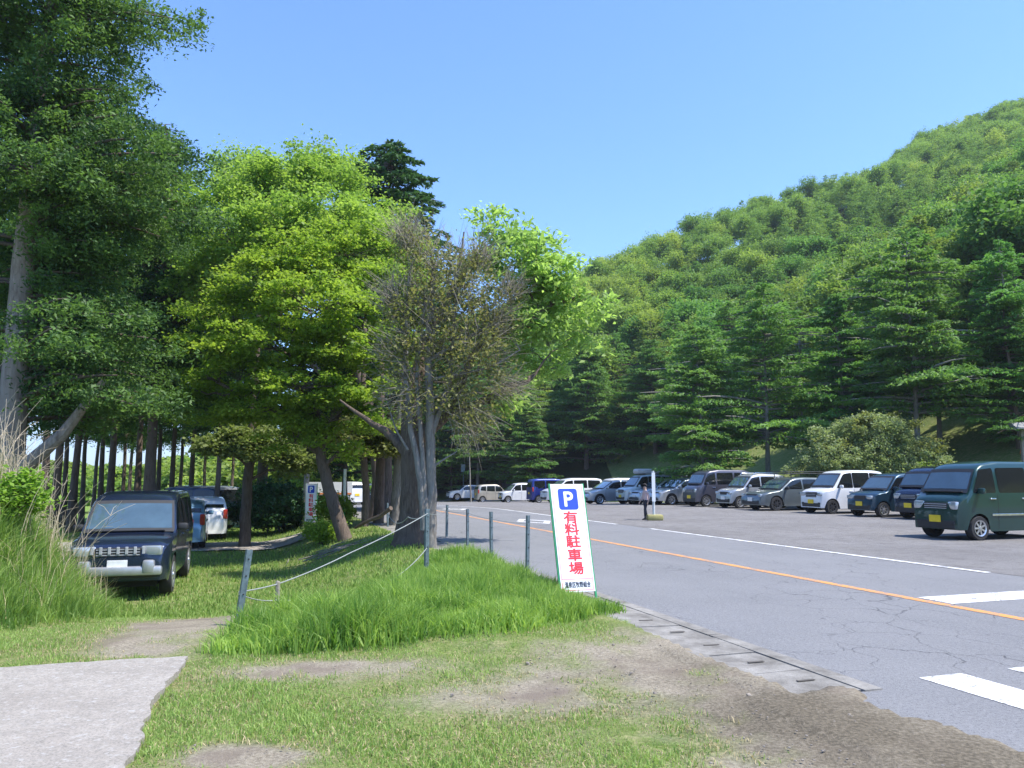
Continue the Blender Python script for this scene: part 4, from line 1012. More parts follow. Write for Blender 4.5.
SPEC = {
 # top profile front->rear (x,z), belt height, half wheelbase pair (xf, xr), wheel radius, windows
 'kei_box': dict(L=3.4, W=1.48, Hh=1.78, belt=1.02, top=[(1.70,.42),(1.695,.62),(1.66,.88),(1.50,.98),(1.12,1.06),(.62,1.66),(.45,1.74),(0,1.785),(-1.1,1.78),(-1.5,1.72),(-1.60,1.55),(-1.67,1.0),(-1.70,.45)], wx=(1.22,-1.24), r=.29,
      ws=(1.10,.63), sw=[((1.0,1.05),(.62,1.57),(.55,1.63),(.155,1.68),(.155,1.05)), ((.135,1.05),(.135,1.68),(-.735,1.68),(-.735,1.07)), ((-.76,1.07),(-.76,1.68),(-1.46,1.63),(-1.52,1.10))], rw=(-1.58,-1.655)),
 'kei_van': dict(L=3.4, W=1.48, Hh=1.89, belt=1.08, top=[(1.70,.42),(1.69,.72),(1.64,.98),(1.40,1.10),(1.05,1.70),(.85,1.82),(.3,1.89),(-1.2,1.88),(-1.58,1.82),(-1.65,1.5),(-1.69,1.0),(-1.70,.45)], wx=(1.12,-1.12), r=.29,
      ws=(1.385,1.04), sw=[((1.28,1.12),(.98,1.68),(.55,1.72),(.55,1.12)), ((.45,1.12),(.45,1.72),(-.50,1.73),(-.50,1.12)), ((-.60,1.12),(-.60,1.73),(-1.48,1.70),(-1.52,1.12))], rw=(-1.62,-1.675)),
 'kei_wagon': dict(L=3.4, W=1.48, Hh=1.66, belt=.98, top=[(1.70,.40),(1.69,.6),(1.64,.82),(1.45,.92),(1.02,.99),(.50,1.54),(.3,1.62),(-.1,1.66),(-1.1,1.64),(-1.5,1.56),(-1.62,1.3),(-1.69,.9),(-1.70,.45)], wx=(1.22,-1.22), r=.28,
      ws=(1.0,.5), sw=[((.92,1.0),(.50,1.46),(.05,1.52),(.05,1.0)), ((-.02,1.0),(-.02,1.52),(-.78,1.51),(-.80,1.03)), ((-.88,1.05),(-.88,1.50),(-1.34,1.44),(-1.42,1.10))], rw=(-1.52,-1.64)),
 'hatch': dict(L=3.95, W=1.69, Hh=1.50, belt=.94, top=[(1.975,.38),(1.96,.55),(1.86,.72),(1.5,.86),(1.05,.95),(.30,1.42),(.05,1.48),(-.4,1.50),(-1.1,1.46),(-1.55,1.36),(-1.82,1.02),(-1.95,.85),(-1.97,.42)], wx=(1.24,-1.24), r=.31,
      ws=(1.0,.3), sw=[((.86,.97),(.28,1.34),(-.2,1.39),(-.2,.97)), ((-.28,.97),(-.28,1.39),(-.95,1.36),(-1.0,1.0)), ((-1.08,1.04),(-1.04,1.34),(-1.32,1.28),(-1.46,1.10))], rw=(-1.57,-1.81)),
 'wagon': dict(L=4.2, W=1.69, Hh=1.50, belt=.92, top=[(2.10,.38),(2.09,.56),(2.02,.74),(1.6,.86),(1.10,.93),(.45,1.38),(.2,1.46),(-.3,1.50),(-1.5,1.48),(-1.85,1.42),(-1.98,1.1),(-2.07,.88),(-2.10,.42)], wx=(1.30,-1.25), r=.315,
      ws=(1.05,.45), sw=[((.92,.95),(.42,1.32),(-.1,1.39),(-.1,.95)), ((-.18,.95),(-.18,1.39),(-.92,1.39),(-.92,.96)), ((-1.0,.97),(-1.0,1.39),(-1.72,1.35),(-1.84,1.0))], rw=(-1.87,-1.985)),
 'suv': dict(L=4.2, W=1.77, Hh=1.60, belt=1.02, top=[(2.10,.42),(2.08,.7),(1.98,.88),(1.5,1.0),(1.0,1.05),(.40,1.50),(.15,1.57),(-.4,1.60),(-1.4,1.56),(-1.75,1.48),(-1.95,1.15),(-2.07,.95),(-2.10,.5)], wx=(1.28,-1.30), r=.36,
      ws=(.95,.4), sw=[((.82,1.06),(.38,1.43),(-.1,1.48),(-.1,1.06)), ((-.18,1.06),(-.18,1.48),(-.95,1.46),(-1.0,1.1)), ((-1.08,1.14),(-1.08,1.44),(-1.40,1.38),(-1.52,1.2))], rw=(-1.77,-1.94)),
 'minivan': dict(L=4.7, W=1.72, Hh=1.86, belt=1.06, top=[(2.35,.40),(2.33,.7),(2.24,.92),(1.9,1.05),(1.55,1.12),(.85,1.68),(.6,1.79),(.1,1.86),(-1.7,1.85),(-2.15,1.78),(-2.25,1.5),(-2.33,1.0),(-2.35,.45)], wx=(1.43,-1.45), r=.33,
      ws=(1.52,.86), sw=[((1.35,1.12),(.80,1.62),(.25,1.70),(.25,1.10)), ((.17,1.10),(.17,1.70),(-.90,1.71),(-.90,1.10)), ((-.98,1.10),(-.98,1.71),(-1.98,1.68),(-2.05,1.14))], rw=(-2.18,-2.30)),
 'offroad': dict(L=4.55, W=1.70, Hh=1.93, belt=1.16, top=[(2.27,.55),(2.26,.86),(2.20,1.02),(1.85,1.10),(1.30,1.15),(.72,1.76),(.5,1.87),(0,1.93),(-1.7,1.92),(-2.1,1.86),(-2.18,1.6),(-2.25,1.15),(-2.27,.6)], wx=(1.40,-1.36), r=.37,
      ws=(1.27,.73), sw=[((1.12,1.2),(.68,1.70),(.05,1.78),(.05,1.2)), ((-.03,1.2),(-.03,1.78),(-.95,1.79),(-.95,1.2)), ((-1.03,1.2),(-1.03,1.79),(-1.95,1.76),(-2.0,1.2))], rw=(-2.12,-2.22)),
}
def vehicle(kind, name, label, cat, col, u, y, bearing, rim='alloy', plate='y', group=None, roofcol=None, extras=(), zoff=0.0):
    S = SPEC[kind]; W = S['W']/2; Hh = S['Hh']; belt = S['belt']; top = S['top']; r = S['r']; xf, xr = S['wx']; L = S['L']/2
    if y < 0:
        tq = (u-512)/F*math.cos(PITCH); y = -y/(.949*tq+.314)
    x0 = AX(u, y); z0 = Hf(x0, y)+zoff
    e = empty(name, label, cat, (x0, y, z0), math.pi/2-D2R(bearing), group)
    # dense profile samples
    prof = []
    for (xa, za), (xb, zb2) in zip(top[:-1], top[1:]):
        m = max(1, int(max(abs(xa-xb)/.07, abs(za-zb2)/.09)))
        for q in range(m): prof.append((xa+(xb-xa)*q/m, za+(zb2-za)*q/m))
    prof.append(top[-1]); prof = np.array(prof)
    pr2 = prof.copy(); pr2[1:-1] = (prof[:-2]+2*prof[1:-1]+prof[2:])/4; prof = pr2
    sill = .21 if kind != 'offroad' else .33
    if kind == 'suv': sill = .26
    def low(x):
        z = sill+(.04 if abs(x) > L-.25 else 0)
        for xw in (xf, xr):
            d = (r+.055)**2-(x-xw)**2
            if d > 0: z = max(z, r+math.sqrt(d))
        return z
    def plan(x): 
        d = max(0, abs(x)-(L-.42))/.42; return 1-.16*d**2.2
    def halfw(x, z, zt):
        f = plan(x); 
        zs = min(belt, zt-.07)
        if z <= zs:
            q = (z-sill)/max(.05, zs-sill); return W*f*(.955+.045*math.sin(min(1, max(0, q)*1.3)*math.pi/2)-.012*max(0, q-.75))
        return W*f*(.985-.145*((z-zs)/max(.3, Hh-belt))**1.15) if zt > belt+.12 else W*f*(.985-.5*(z-zs))
    MBd = MB(); rows = []
    for (x, zt) in prof:
        lo = min(low(x), zt-.12) if zt > .6 else min(low(x), zt-.04); zs = max(lo+.02, min(belt, zt-.07)); ze = max(zs+.01, zt-.075) if zt > belt+.12 else max(zs+.005, zt-.045)
        pts = []
        for q in (0, .12, .35, .6, .8, 1): z = lo+(zs-lo)*q; pts.append((halfw(x, z, zt), z))
        for q in (.5, 1): z = zs+(ze-zs)*q; pts.append((halfw(x, z, zt), z))
        we = pts[-1][0]; pts += [(we-.035, zt-.03), (we-.11, zt-.008), (we*.5, zt+.006), (0, zt+.01)]
        rows.append([(x, yy, z) for yy, z in pts]+[(x, -yy, z) for yy, z in pts[-2::-1]])
    k = len(rows[0]); Vv = [p for row in rows for p in row]; Fs = []
    for i in range(len(rows)-1):
        for j in range(k-1): Fs.append([i*k+j, i*k+j+1, (i+1)*k+j+1, (i+1)*k+j])
    Fs.append(list(range(k))[::-1]); Fs.append([(len(rows)-1)*k+j for j in range(k)])
    mi = [0]*len(Fs)
    if roofcol:
        for i in range(len(rows)-1):
            for j in range(k-1):
                if rows[i][j][2] > Hh-.16 and rows[i][j+1][2] > Hh-.16: mi[i*(k-1)+j] = 1
    MBd.n = 0
    for f_, m_ in zip(Fs, mi): MBd.order.append((tuple(f_), m_))
    MBd.v = Vv
    MBd.build('body', [col]+([roofcol] if roofcol else []), e, smooth=True, sharp=40)
    ztop = lambda x: float(np.interp(-x, -prof[:, 0], prof[:, 1]))
    # windscreen & rear window: strips following the profile
    def strip_glass(nm, xa, xb, mat, marg, lift=0.0):
        seg = [p for p in prof if min(xa, xb) <= p[0] <= max(xa, xb)]
        if len(seg) < 2: seg = [(xa, ztop(xa)), (xb, ztop(xb))]
        V = []; F2 = []; m = 9
        for i, (x, zt) in enumerate(seg):
            ze = zt-.075; we = halfw(x, max(ze, belt), max(zt, belt+.2))-marg-.04
            for q in range(m):
                f_ = -1+2*q/(m-1); V.append((x+(.012 if xa > 0 else -.012), we*f_, zt+.022+lift-.012*f_*f_))
        for i in range(len(seg)-1):
            for q in range(m-1): F2.append([i*m+q, i*m+q+1, (i+1)*m+q+1, (i+1)*m+q])
        return MB().add(V, F2).build(nm, mat, e, smooth=True)
    strip_glass('windscreen_seal', S['ws'][0]+.05, S['ws'][1]-.05, black, .005, -.006)
    strip_glass('windscreen', S['ws'][0], S['ws'][1], glass_l, .05)
    seg = [p for p in prof if S['rw'][1] <= p[0] <= S['rw'][0]]
    strip_glass('rear_window', S['rw'][0], S['rw'][1], glass, .06)
    for poly in S['sw']:
        for sg in (1, -1):
            c = np.mean(poly, 0); ring = []
            pl = np.array(poly, float)
            # rounded outline
            m = len(pl)
            for i in range(m):
                a, b, d = pl[i-1], pl[i], pl[(i+1) % m]; rr_ = .05
                ua = (a-b)/np.linalg.norm(a-b); ud = (d-b)/np.linalg.norm(d-b); p1 = b+ua*rr_; p2 = b+ud*rr_
                for q in (0, .5, 1): ring.append((1-q)**2*p1+2*q*(1-q)*b+q*q*p2)
                for q in (.33, .66): ring.append(p2+(d-ud*0+0-ud*rr_-p2)*q)
            V = []
            for lay, off in ((1.0, .007), (.55, .009), (0, .010)):
                for p in ring:
                    w_ = c+(p-c)*lay; V.append((w_[0], sg*(halfw(w_[0], w_[1], ztop(w_[0]))+off), w_[1]))
            n_ = len(ring); F2 = [[l*n_+i, l*n_+(i+1) % n_, (l+1)*n_+(i+1) % n_, (l+1)*n_+i] for l in (0, 1) for i in range(n_)]
            MB().add(V, F2).build('side_window', glass, e, smooth=True)
    # wheels
    for xw in (xf, xr):
        for sg in (1, -1):
            yw = sg*(W-.115); mb = MB(); prf = [(r*.62, .1), (r*.93, .105), (r*.985, .08), (r, .03), (r, -.03), (r*.985, -.08), (r*.93, -.105), (r*.62, -.1)]
            n_ = 26; V = [(xw+q*math.cos(2*math.pi*i/n_), yw+sg*h_, r+q*math.sin(2*math.pi*i/n_)) for q, h_ in prf for i in range(n_)]
            mb.add(V, [[a*n_+i, a*n_+(i+1) % n_, ((a+1) % 8)*n_+(i+1) % n_, ((a+1) % 8)*n_+i] for a in range(8) for i in range(n_)])
            wo = mb.build('wheel', rubber, e, smooth=True)
            mb = MB(); mt = alloy if rim == 'alloy' else dark_alloy
            mb.disc((xw, yw+sg*.02, r), r*.60, r*.60, .02, n=20, mi=1)
            n_ = 24; V = [(xw+q*math.cos(2*math.pi*i/n_), yw+sg*h_, r+q*math.sin(2*math.pi*i/n_)) for q, h_ in ((r*.66, .09), (r*.66, .112), (r*.56, .10), (r*.56, .04)) for i in range(n_)]
            mb.add(V, [[a*n_+i, a*n_+(i+1) % n_, (a+1)*n_+(i+1) % n_, (a+1)*n_+i] for a in range(3) for i in range(n_)])
            for q in range(7): a = 2*math.pi*q/7; mb.box((xw+math.cos(a)*r*.32, yw+sg*.085, r+math.sin(a)*r*.32), (r*.54, .03, r*.15), Matrix.Rotation(-a, 3, 'Y'))
            mb.disc((xw, yw+sg*.09, r), r*.15, r*.12, .04, n=12)
            mb.build('rim', [mt, black], wo)
    MB().box(((xf+xr)/2, 0, .48), (L*1.72, (W-.24)*2, .5)).build('underbody', under, e)
    # front: grille, lamps, bumper trim, plate
    def fx(z):
        ok = prof[(prof[:, 0] > 0)]; i = np.argmin(np.abs(ok[:, 1]-z)+(ok[:, 0] < L-.6)*5); return float(ok[i, 0])
    zl = {'kei_box': .80, 'kei_van': .82, 'kei_wagon': .74, 'hatch': .68, 'wagon': .68, 'suv': .80, 'minivan': .82, 'offroad': .90}[kind]
    lw = {'kei_van': .30, 'kei_box': .32, 'offroad': .36, 'minivan': .4}.get(kind, .36); lh = {'kei_van': .19, 'kei_box': .15, 'offroad': .17}.get(kind, .14)
    for sg in (1, -1):
        mb = MB(); mb.box((fx(zl)-.035, sg*(W*.86-lw/2), zl), (.12, lw, lh), Matrix.Rotation(-sg*.22, 3, 'Z'), .03); mb.build('headlight', lens, e, smooth=True)
        MB().box((fx(.45)-.01, sg*(W*.66), .42 if kind != 'offroad' else .55), (.06, .14, .09), None, .02).build('fog_lamp', lens if kind in ('offroad', 'hatch', 'suv') else black, e)
        mz = belt+.09; mx = S['ws'][0]-.28
        mb = MB(); mb.box((mx, sg*(halfw(mx, mz, ztop(mx))+.10), mz), (.10, .19, .14), None, .04); mb.build('mirror', black if 'blackmirror' in extras else col, e, smooth=True)
        for (xh) in ((S['sw'][0][-1][0]+.12), (S['sw'][1][-1][0]+.14)):
            zz = belt-.10; MB().box((xh, sg*(halfw(xh, zz, ztop(xh))+.012), zz), (.18, .03, .035), None, .01).build('door_handle', chrome if kind in ('kei_van', 'minivan') else col, e)
        # tail lamps
        zt_ = {'hatch': .92, 'kei_wagon': 1.0, 'suv': 1.0, 'wagon': .95}.get(kind, 1.05); xb_ = -L+.06
        MB().box((xb_+.03, sg*(W*.88), zt_), (.12, .15, .34), None, .03).build('tail_light', redlens, e)
        # door gaps
        mb = MB()
        for xs in sorted({S['sw'][0][-1][0]-.035, S['sw'][1][-1][0]-.04, S['ws'][0]-.16}):
            V = []
            for z in np.linspace(sill+.06, belt, 7):
                for dx in (-.006, .006): V.append((xs+dx, sg*(halfw(xs, z, ztop(xs))+.003), z))
            if abs(xs-xf) > r+.08 and abs(xs-xr) > r+.08: mb.add(V, [[2*i, 2*i+1, 2*i+3, 2*i+2] for i in range(6)])
        if mb.n: mb.build('door_gap', seam, e)
    gz = zl-.02; gh = .16 if kind != 'kei_box' else .22
    mb = MB(); mb.box((fx(gz)-.035, 0, gz), (.10, W*2*.86-lw*2+.02, gh), None, .015); gb = mb.build('grille', black, e)
    mb = MB()
    for q in (-1, 0, 1): mb.box((fx(gz)+.018, 0, gz+q*gh*.3), (.012, (W*2*.86-lw*2)*.96, .016))
    mb.build('grille_bar', bar_silver if kind in ('offroad', 'kei_van', 'minivan', 'kei_box') else dark_alloy, gb)
    MB().box((fx(.42)-.05, 0, .36 if kind != 'offroad' else .5), (.12, W*1.5, .17 if kind != 'kei_van' else .22), None, .03).build('lower_intake', black, e)
    pz = .50 if kind != 'offroad' else .66
    MB().box((fx(pz)+.02, .0, pz), (.02, .33, .165), None, .004).build('number_plate', plate_y if plate == 'y' else plate_w, e)
    MB().box((-L-.012, 0, .75), (.02, .33, .165), None, .004).build('number_plate', plate_y if plate == 'y' else plate_w, e)
    MB().box((S['ws'][0]+.02, 0, ztop(S['ws'][0])+.01), (.10, W*1.5, .02), None, .005).build('wiper_cowl', black, e)
    if 'rack' in extras:
        mb = MB()
        for sg in (1, -1): mb.tube([(.55, sg*.58, Hh+.16), (-1.55, sg*.58, Hh+.16)], .022); mb.tube([(.55, sg*.58, Hh+.24), (-1.55, sg*.58, Hh+.24)], .02)
        for xx in np.linspace(.55, -1.55, 8): mb.tube([(xx, -.58, Hh+.16), (xx, .58, Hh+.16)], .018)
        for xx in (.3, -1.2):
            for sg in (1, -1): mb.tube([(xx, sg*.60, Hh-.06), (xx, sg*.60, Hh+.17)], .022)
        mb.tube([(.55, -.58, Hh+.24), (.55, .58, Hh+.24)], .02); mb.tube([(-1.55, -.58, Hh+.24), (-1.55, .58, Hh+.24)], .02)
        mb.build('roof_rack', black, e)
    if 'rails' in extras:
        mb = MB()
        for sg in (1, -1): mb.tube([(.3, sg*(W-.2), Hh-.04), (.2, sg*(W-.2), Hh+.045), (-1.4, sg*(W-.2), Hh+.03), (-1.5, sg*(W-.2), Hh-.06)], .018)
        mb.build('roof_rail', chrome, e)
    if 'roofbox' in extras:
        mb = MB(); mb.box((-.2, 0, Hh+.2), (1.7, .8, .3), None, .12); mb.build('roof_box', simple('roof_box_grey', (.5, .5, .5), .4), e, smooth=True)
        MB().box((.3, 0, Hh+.03), (.06, 1.2, .05)).box((-.7, 0, Hh+.03), (.06, 1.2, .05)).build('cross_bar', black, e)
    if 'guard' in extras:
        mb = MB(); mb.box((L+.03, 0, .55), (.14, W*1.75, .16), None, .04); mb.box((L+.05, -.52, .62), (.14, .2, .24), None, .04); mb.box((L+.05, .52, .62), (.14, .2, .24), None, .04)
        mb.build('bumper', simple('bumper_silver', (.45, .46, .47), .4, .6), e, smooth=True)
        for q in range(7): MB().box((fx(.9)+.03, -.42+q*.14, .91), (.02, .05, .13), None, .006).build('grille_slat', simple('slat_silver', (.5, .5, .52), .35, .3), gb)
        for sg in (1, -1): MB().disc((L+.05, sg*.52, .64), .055, .055, .19, 'y').build('bumper_lamp', lens, e)
    if 'moulding' in extras:
        for sg in (1, -1): MB().box((-.05, sg*(W+.003), .60), (1.55, .02, .05), None, .006).build('side_moulding', chrome if kind == 'kei_van' else black, e)
    return e
BN = 251.7            # nose towards the road
wp = paint('white_car_paint', (.74, .75, .77), .05); sil = paint('silver_car_paint', (.46, .48, .50), .5); gry = paint('grey_blue_car_paint', (.13, .155, .165), .4)
char = paint('charcoal_car_paint', (.085, .085, .11), .4); blu = paint('teal_blue_car_paint', (.02, .055, .09), .4); dgr = paint('dark_green_car_paint', (.012, .050, .045), .3)
beige = paint('champagne_car_paint', (.50, .46, .38), .4); royal = paint('royal_blue_car_paint', (.015, .03, .22), .3); blk = paint('blue_black_car_paint', (.02, .032, .07), .5, .22); lblue = paint('light_blue_car_paint', (.20, .36, .52), .3)
roofw = paint('white_roof_paint', (.78, .79, .8), .05); roofg = paint('grey_roof_paint', (.3, .31, .33), .4)
CG = 'cars parked across the road below the hill'
vehicle('kei_van', 'parked_van', 'dark green van nearest the camera, with yellow plate', 'van', dgr, 985, 19.6, BN, group=CG, extras=('moulding',), roofcol=None)
vehicle('kei_van', 'parked_van', 'blue black van mostly hidden behind the dark green van', 'van', blk, 943, -23.8, BN, group=CG)
vehicle('kei_wagon', 'parked_car', 'dark blue compact car between the white box-shaped car and green van', 'car', blu, 893, -23.6, BN, group=CG)
vehicle('kei_box', 'parked_car', 'white box-shaped car with black windows in front of the big shrub', 'car', wp, 843, -23.6, BN, rim='dark', group=CG)
vehicle('wagon', 'parked_car', 'grey blue estate car with black roof rack', 'car', gry, 788, -23.4, BN, rim='dark', plate='w', group=CG, extras=('rack', 'blackmirror'))
vehicle('kei_wagon', 'parked_car', 'silver tall car between the charcoal van and roof rack estate', 'car', sil, 752, -23.3, BN, plate='w', group=CG, extras=('rails',))
vehicle('kei_van', 'parked_van', 'charcoal purple van with yellow plate and open side door', 'van', char, 717, -22.9, BN, group=CG)
vehicle('hatch', 'parked_car', 'silver hatchback tucked behind the nose of the charcoal van', 'car', sil, 683, -23.2, BN, plate='w', group=CG)
vehicle('minivan', 'parked_minivan', 'white roofed minivan peeping over the silver hatchback', 'minivan', wp, 694, -27.9, BN, plate='w', group=CG)
vehicle('hatch', 'parked_car', 'pale silver hatchback just right of the white pole', 'car', sil, 663, -23, BN, plate='w', group=CG)
vehicle('kei_box', 'parked_car', 'pale car with grey roof box behind the person', 'car', paint('ice_blue_car_paint', (.52, .60, .63), .2), 645, -22.6, BN, group=CG, extras=('roofbox',))
vehicle('hatch', 'parked_car', 'silver hatchback just right of the P sign', 'car', sil, 612, -21.6, BN, plate='w', group=CG)
vehicle('minivan', 'parked_minivan', 'white minivan with black windows behind the silver hatchback near the P sign', 'minivan', wp, 616, -26.6, BN, plate='w', group=CG)
vehicle('minivan', 'parked_minivan', 'white minivan whose roof shows just left of and behind the P sign', 'minivan', wp, 572, -23, BN, plate='w', group=CG)
vehicle('kei_van', 'parked_van', 'royal blue van backed towards the road left of the P sign', 'van', royal, 549, -22.2, BN-180, plate='y', group=CG)
vehicle('kei_wagon', 'parked_car', 'white tall car between the beige car and the blue van', 'car', wp, 519, -21.6, BN, rim='alloy', group=CG)
vehicle('kei_wagon', 'parked_car', 'beige compact car with red tail lamp second from the far end', 'car', beige, 493, -21.4, BN-180, group=CG)
vehicle('suv', 'parked_car', 'white sport utility car at the far left end of the row', 'car', wp, 467, -21.3, BN, rim='alloy', plate='w', group=CG)
LG = 'cars parked on the lawn at the left'
vehicle('offroad', 'parked_offroader', 'dark blue four-wheel drive with silver front bumper nosed into the grass', 'car', blk, 143, 16.2, 163, plate='w', group=LG, extras=('guard', 'blackmirror'))
vehicle('hatch', 'parked_car', 'light blue hatchback just behind the dark four-wheel drive', 'car', lblue, 182, 25.5, 340, plate='w', group=LG)
vehicle('hatch', 'parked_car', 'white hatchback right of the light blue hatchback', 'car', wp, 204, 29, 338, plate='w', group=LG)
vehicle('minivan', 'parked_minivan', 'black minivan with silver roof farthest back on the lawn', 'minivan', blk, 190, 33.5, 290, plate='w', group=LG, roofcol=roofg)
vehicle('kei_wagon', 'parked_car', 'white car seen between trunks left of the road ahead', 'car', wp, 350, 56, 330, group='vehicles up the road on the left')
vehicle('minivan', 'parked_minivan', 'dark minivan between trunks up the road', 'minivan', blk, 360, 64, 160, group='vehicles up the road on the left')
vehicle('kei_box', 'parked_car', 'light blue car between the two thick roadside trunks', 'car', lblue, 374, 66, 160, group='vehicles up the road on the left')
# ------------------------------------------------------------------ signs, posts, ropes
board_w = simple('sign_white', (.80, .82, .84), .35, nscale=4, var=.03); sign_red = simple('sign_red', (.72, .03, .045), .5, var=.06); sign_blue = simple('sign_blue', (.015, .06, .50), .4, var=.05)
sign_green = simple('sign_frame_green', (.02, .27, .10), .5); ink = simple('sign_ink', (.03, .035, .06), .6)
def textobj(body, size, mat, parent, M, name, bold=0.0, sx=1.0):
    cu = bpy.data.curves.new(name, 'FONT'); cu.body = body; cu.size = size; cu.align_x = 'CENTER'; cu.align_y = 'CENTER'; cu.extrude = .0008
    to = bpy.data.objects.new(name, cu); COL.objects.link(to); bpy.context.view_layer.update()
    me = bpy.data.meshes.new_from_object(to.evaluated_get(bpy.context.evaluated_depsgraph_get())); bpy.data.objects.remove(to)
    if bold:
        bm = bmesh.new()
        for q in range(9):
            a_ = q*math.pi/4; r_ = bold if q < 8 else 0; tmp = me.copy(); tmp.transform(Matrix.Translation((r_*math.cos(a_), r_*math.sin(a_), .00012*q))); bm.from_mesh(tmp); bpy.data.meshes.remove(tmp)
        bm.to_mesh(me); bm.free()
    me.name = name; me.materials.clear(); me.materials.append(mat)
    xs = [v.co.x for v in me.vertices]; ys = [v.co.y for v in me.vertices]; cx = (min(xs)+max(xs))/2; cy = (min(ys)+max(ys))/2
    me.transform(Matrix.Translation((-cx, -cy, 0))); me.transform(Matrix.Diagonal((sx, 1, 1, 1))); me.transform(M)
    return link(name, me, parent)
def psign(label, loc, M, hgt, wid, detail=True):
    """upright P sign; its board lies in the local x-y plane of M, facing +z"""
    e = empty('parking_sign', label, 'sign', loc, 0, 'paid parking signs')
    R4 = M.to_4x4()
    def B(mb, name, mat, par): o = mb.build(name, mat, par); o.data.transform(R4); return o
    b = B(MB().box((0, hgt/2, 0), (wid, hgt, .012), None, .002), 'board', board_w, e)
    fr = MB()
    for sx in (-1, 1): fr.box((sx*(wid/2+.006), hgt/2-.10, -.016), (.024, hgt+.22, .024))
    fr.box((0, hgt-.02, -.02), (wid, .024, .02)); fr.box((0, .02, -.02), (wid, .024, .02))
    B(fr, 'frame', sign_green, e)
    ln = MB(); m = .022; zf = .0072; lw = .006
    w2 = wid/2-m; y0, y1 = m, hgt-m; ysep = hgt*.115
    for sx in (-1, 1): ln.box((sx*w2, (y0+y1)/2, zf), (lw, y1-y0, .001))
    for yy in (y0, y1, ysep): ln.box((0, yy, zf), (w2*2-lw, lw, .001))
    B(ln, 'red_border', sign_red, b)
    s_ = wid*.585; bb = MB(); bb.box((-.0, hgt*.855, zf+.0005), (s_, s_*1.04, .002)); o = bb.build('blue_panel', sign_blue, b)
    bm = bmesh.new(); bm.from_mesh(o.data); eg = [q for q in bm.edges if abs((q.verts[0].co-q.verts[1].co).z) > .001]
    bmesh.ops.bevel(bm, geom=eg, offset=s_*.13, segments=4, affect='EDGES', profile=.5); bm.to_mesh(o.data); bm.free(); o.data.transform(R4)
    textobj('P', s_*1.02, board_w, b, R4@Matrix.Translation((.005, hgt*.855, zf+.003)), 'letter', .005*s_/.2, 1.0)
    ch = wid*.365; ys = np.array([.683, .57, .457, .333, .212])*hgt
    for c, yy in zip('有料駐車場', ys):
        textobj(c, ch*.98, sign_red, b, R4@Matrix.Translation((0.005, float(yy), zf+.001)), 'letter', .0036*wid/.43, 1.24)
    textobj('温泉区牧野組合', wid*.165, ink, b, R4@Matrix.Translation((0, hgt*.066, zf+.001)), 'letter', .0016, .66)
    return e
# main sign: board leans back about 14 degrees and is turned 20 degrees away on its right side
yS = 9.75; al = D2R(18)
wv = Vector((math.cos(al), math.sin(al), 0)); hv = Vector((-.088, .088/math.tan(al), 1)).normalized(); nv = wv.cross(hv)
M = Matrix((wv, hv, nv)).transposed()
a, b, c = ray(578.5, 592); tt = yS/b
loc = (a*tt, yS, CAMZ+c*tt); 
ps = psign('tall white P sign with red writing leaning beside the road', loc, M, 1.37, .455)
mb = MB()
for sx in (-1, 1):
    top = M@Vector((sx*.22, 1.15, -.03)); g = Vector(((M@Vector((sx*.2, 0, -.03))).x, top.y+.15, 0)); gx_, gy_ = loc[0]+g.x, loc[1]+g.y
    mb.tube([top, (g.x, g.y, Hf(gx_, gy_)-loc[2]-.05)], .012)
    bt = M@Vector((sx*.235, -.09, -.016)); mb.tube([bt, bt-Vector((-.01, 0.02, .14))], .013)
mb.build('stand_leg', sign_green, ps)
# far sign
yF = 29.0; al2 = D2R(12); wv = Vector((math.cos(al2), -math.sin(al2), 0)); M2 = Matrix((wv, Vector((0, 0, 1)), wv.cross(Vector((0, 0, 1))))).transposed()
a, b, c = ray(310.5, 533); x = a*yF/b
psign('small distant P sign in front of a weathered wooden post', (x-.02, yF, Hf(x, yF)+.12), M2, 1.42, .45)
wood = simple('weathered_wood', (.26, .23, .19), .9, nscale=14, var=.3, bump=.5)
def taper_post(mat, h, r0, r1, sides=9, tip=0.0):
    mb = MB(); mb.tube([(0, 0, -.1), (0, 0, h*.5), (.01, 0, h*.98), (.01, 0, h)], [r0, (r0+r1)/2, r1, r1*.86], sides); return mb
x = AX(306.5, 29.5); o = taper_post(wood, 1.98, .12, .10).build('timber_post', wood, None, (x, 29.5, Hf(x, 29.5)), smooth=True); tag(o, 'thick weathered timber post behind the distant P sign', 'post')
# white and green pole
x = AX(345, 24.2); z = Hf(x, 24.2)
e = empty('marker_pole', 'thin pole painted white above and green below', 'pole', (x, 24.2, z))
MB().tube([(0, 0, -.1), (0, 0, .85)], .035).build('lower_pole', sign_green, e); MB().tube([(0, 0, .85), (0, 0, 1.85)], .045, 10).build('upper_pole', simple('pole_white', (.8, .84, .82), .5), e)
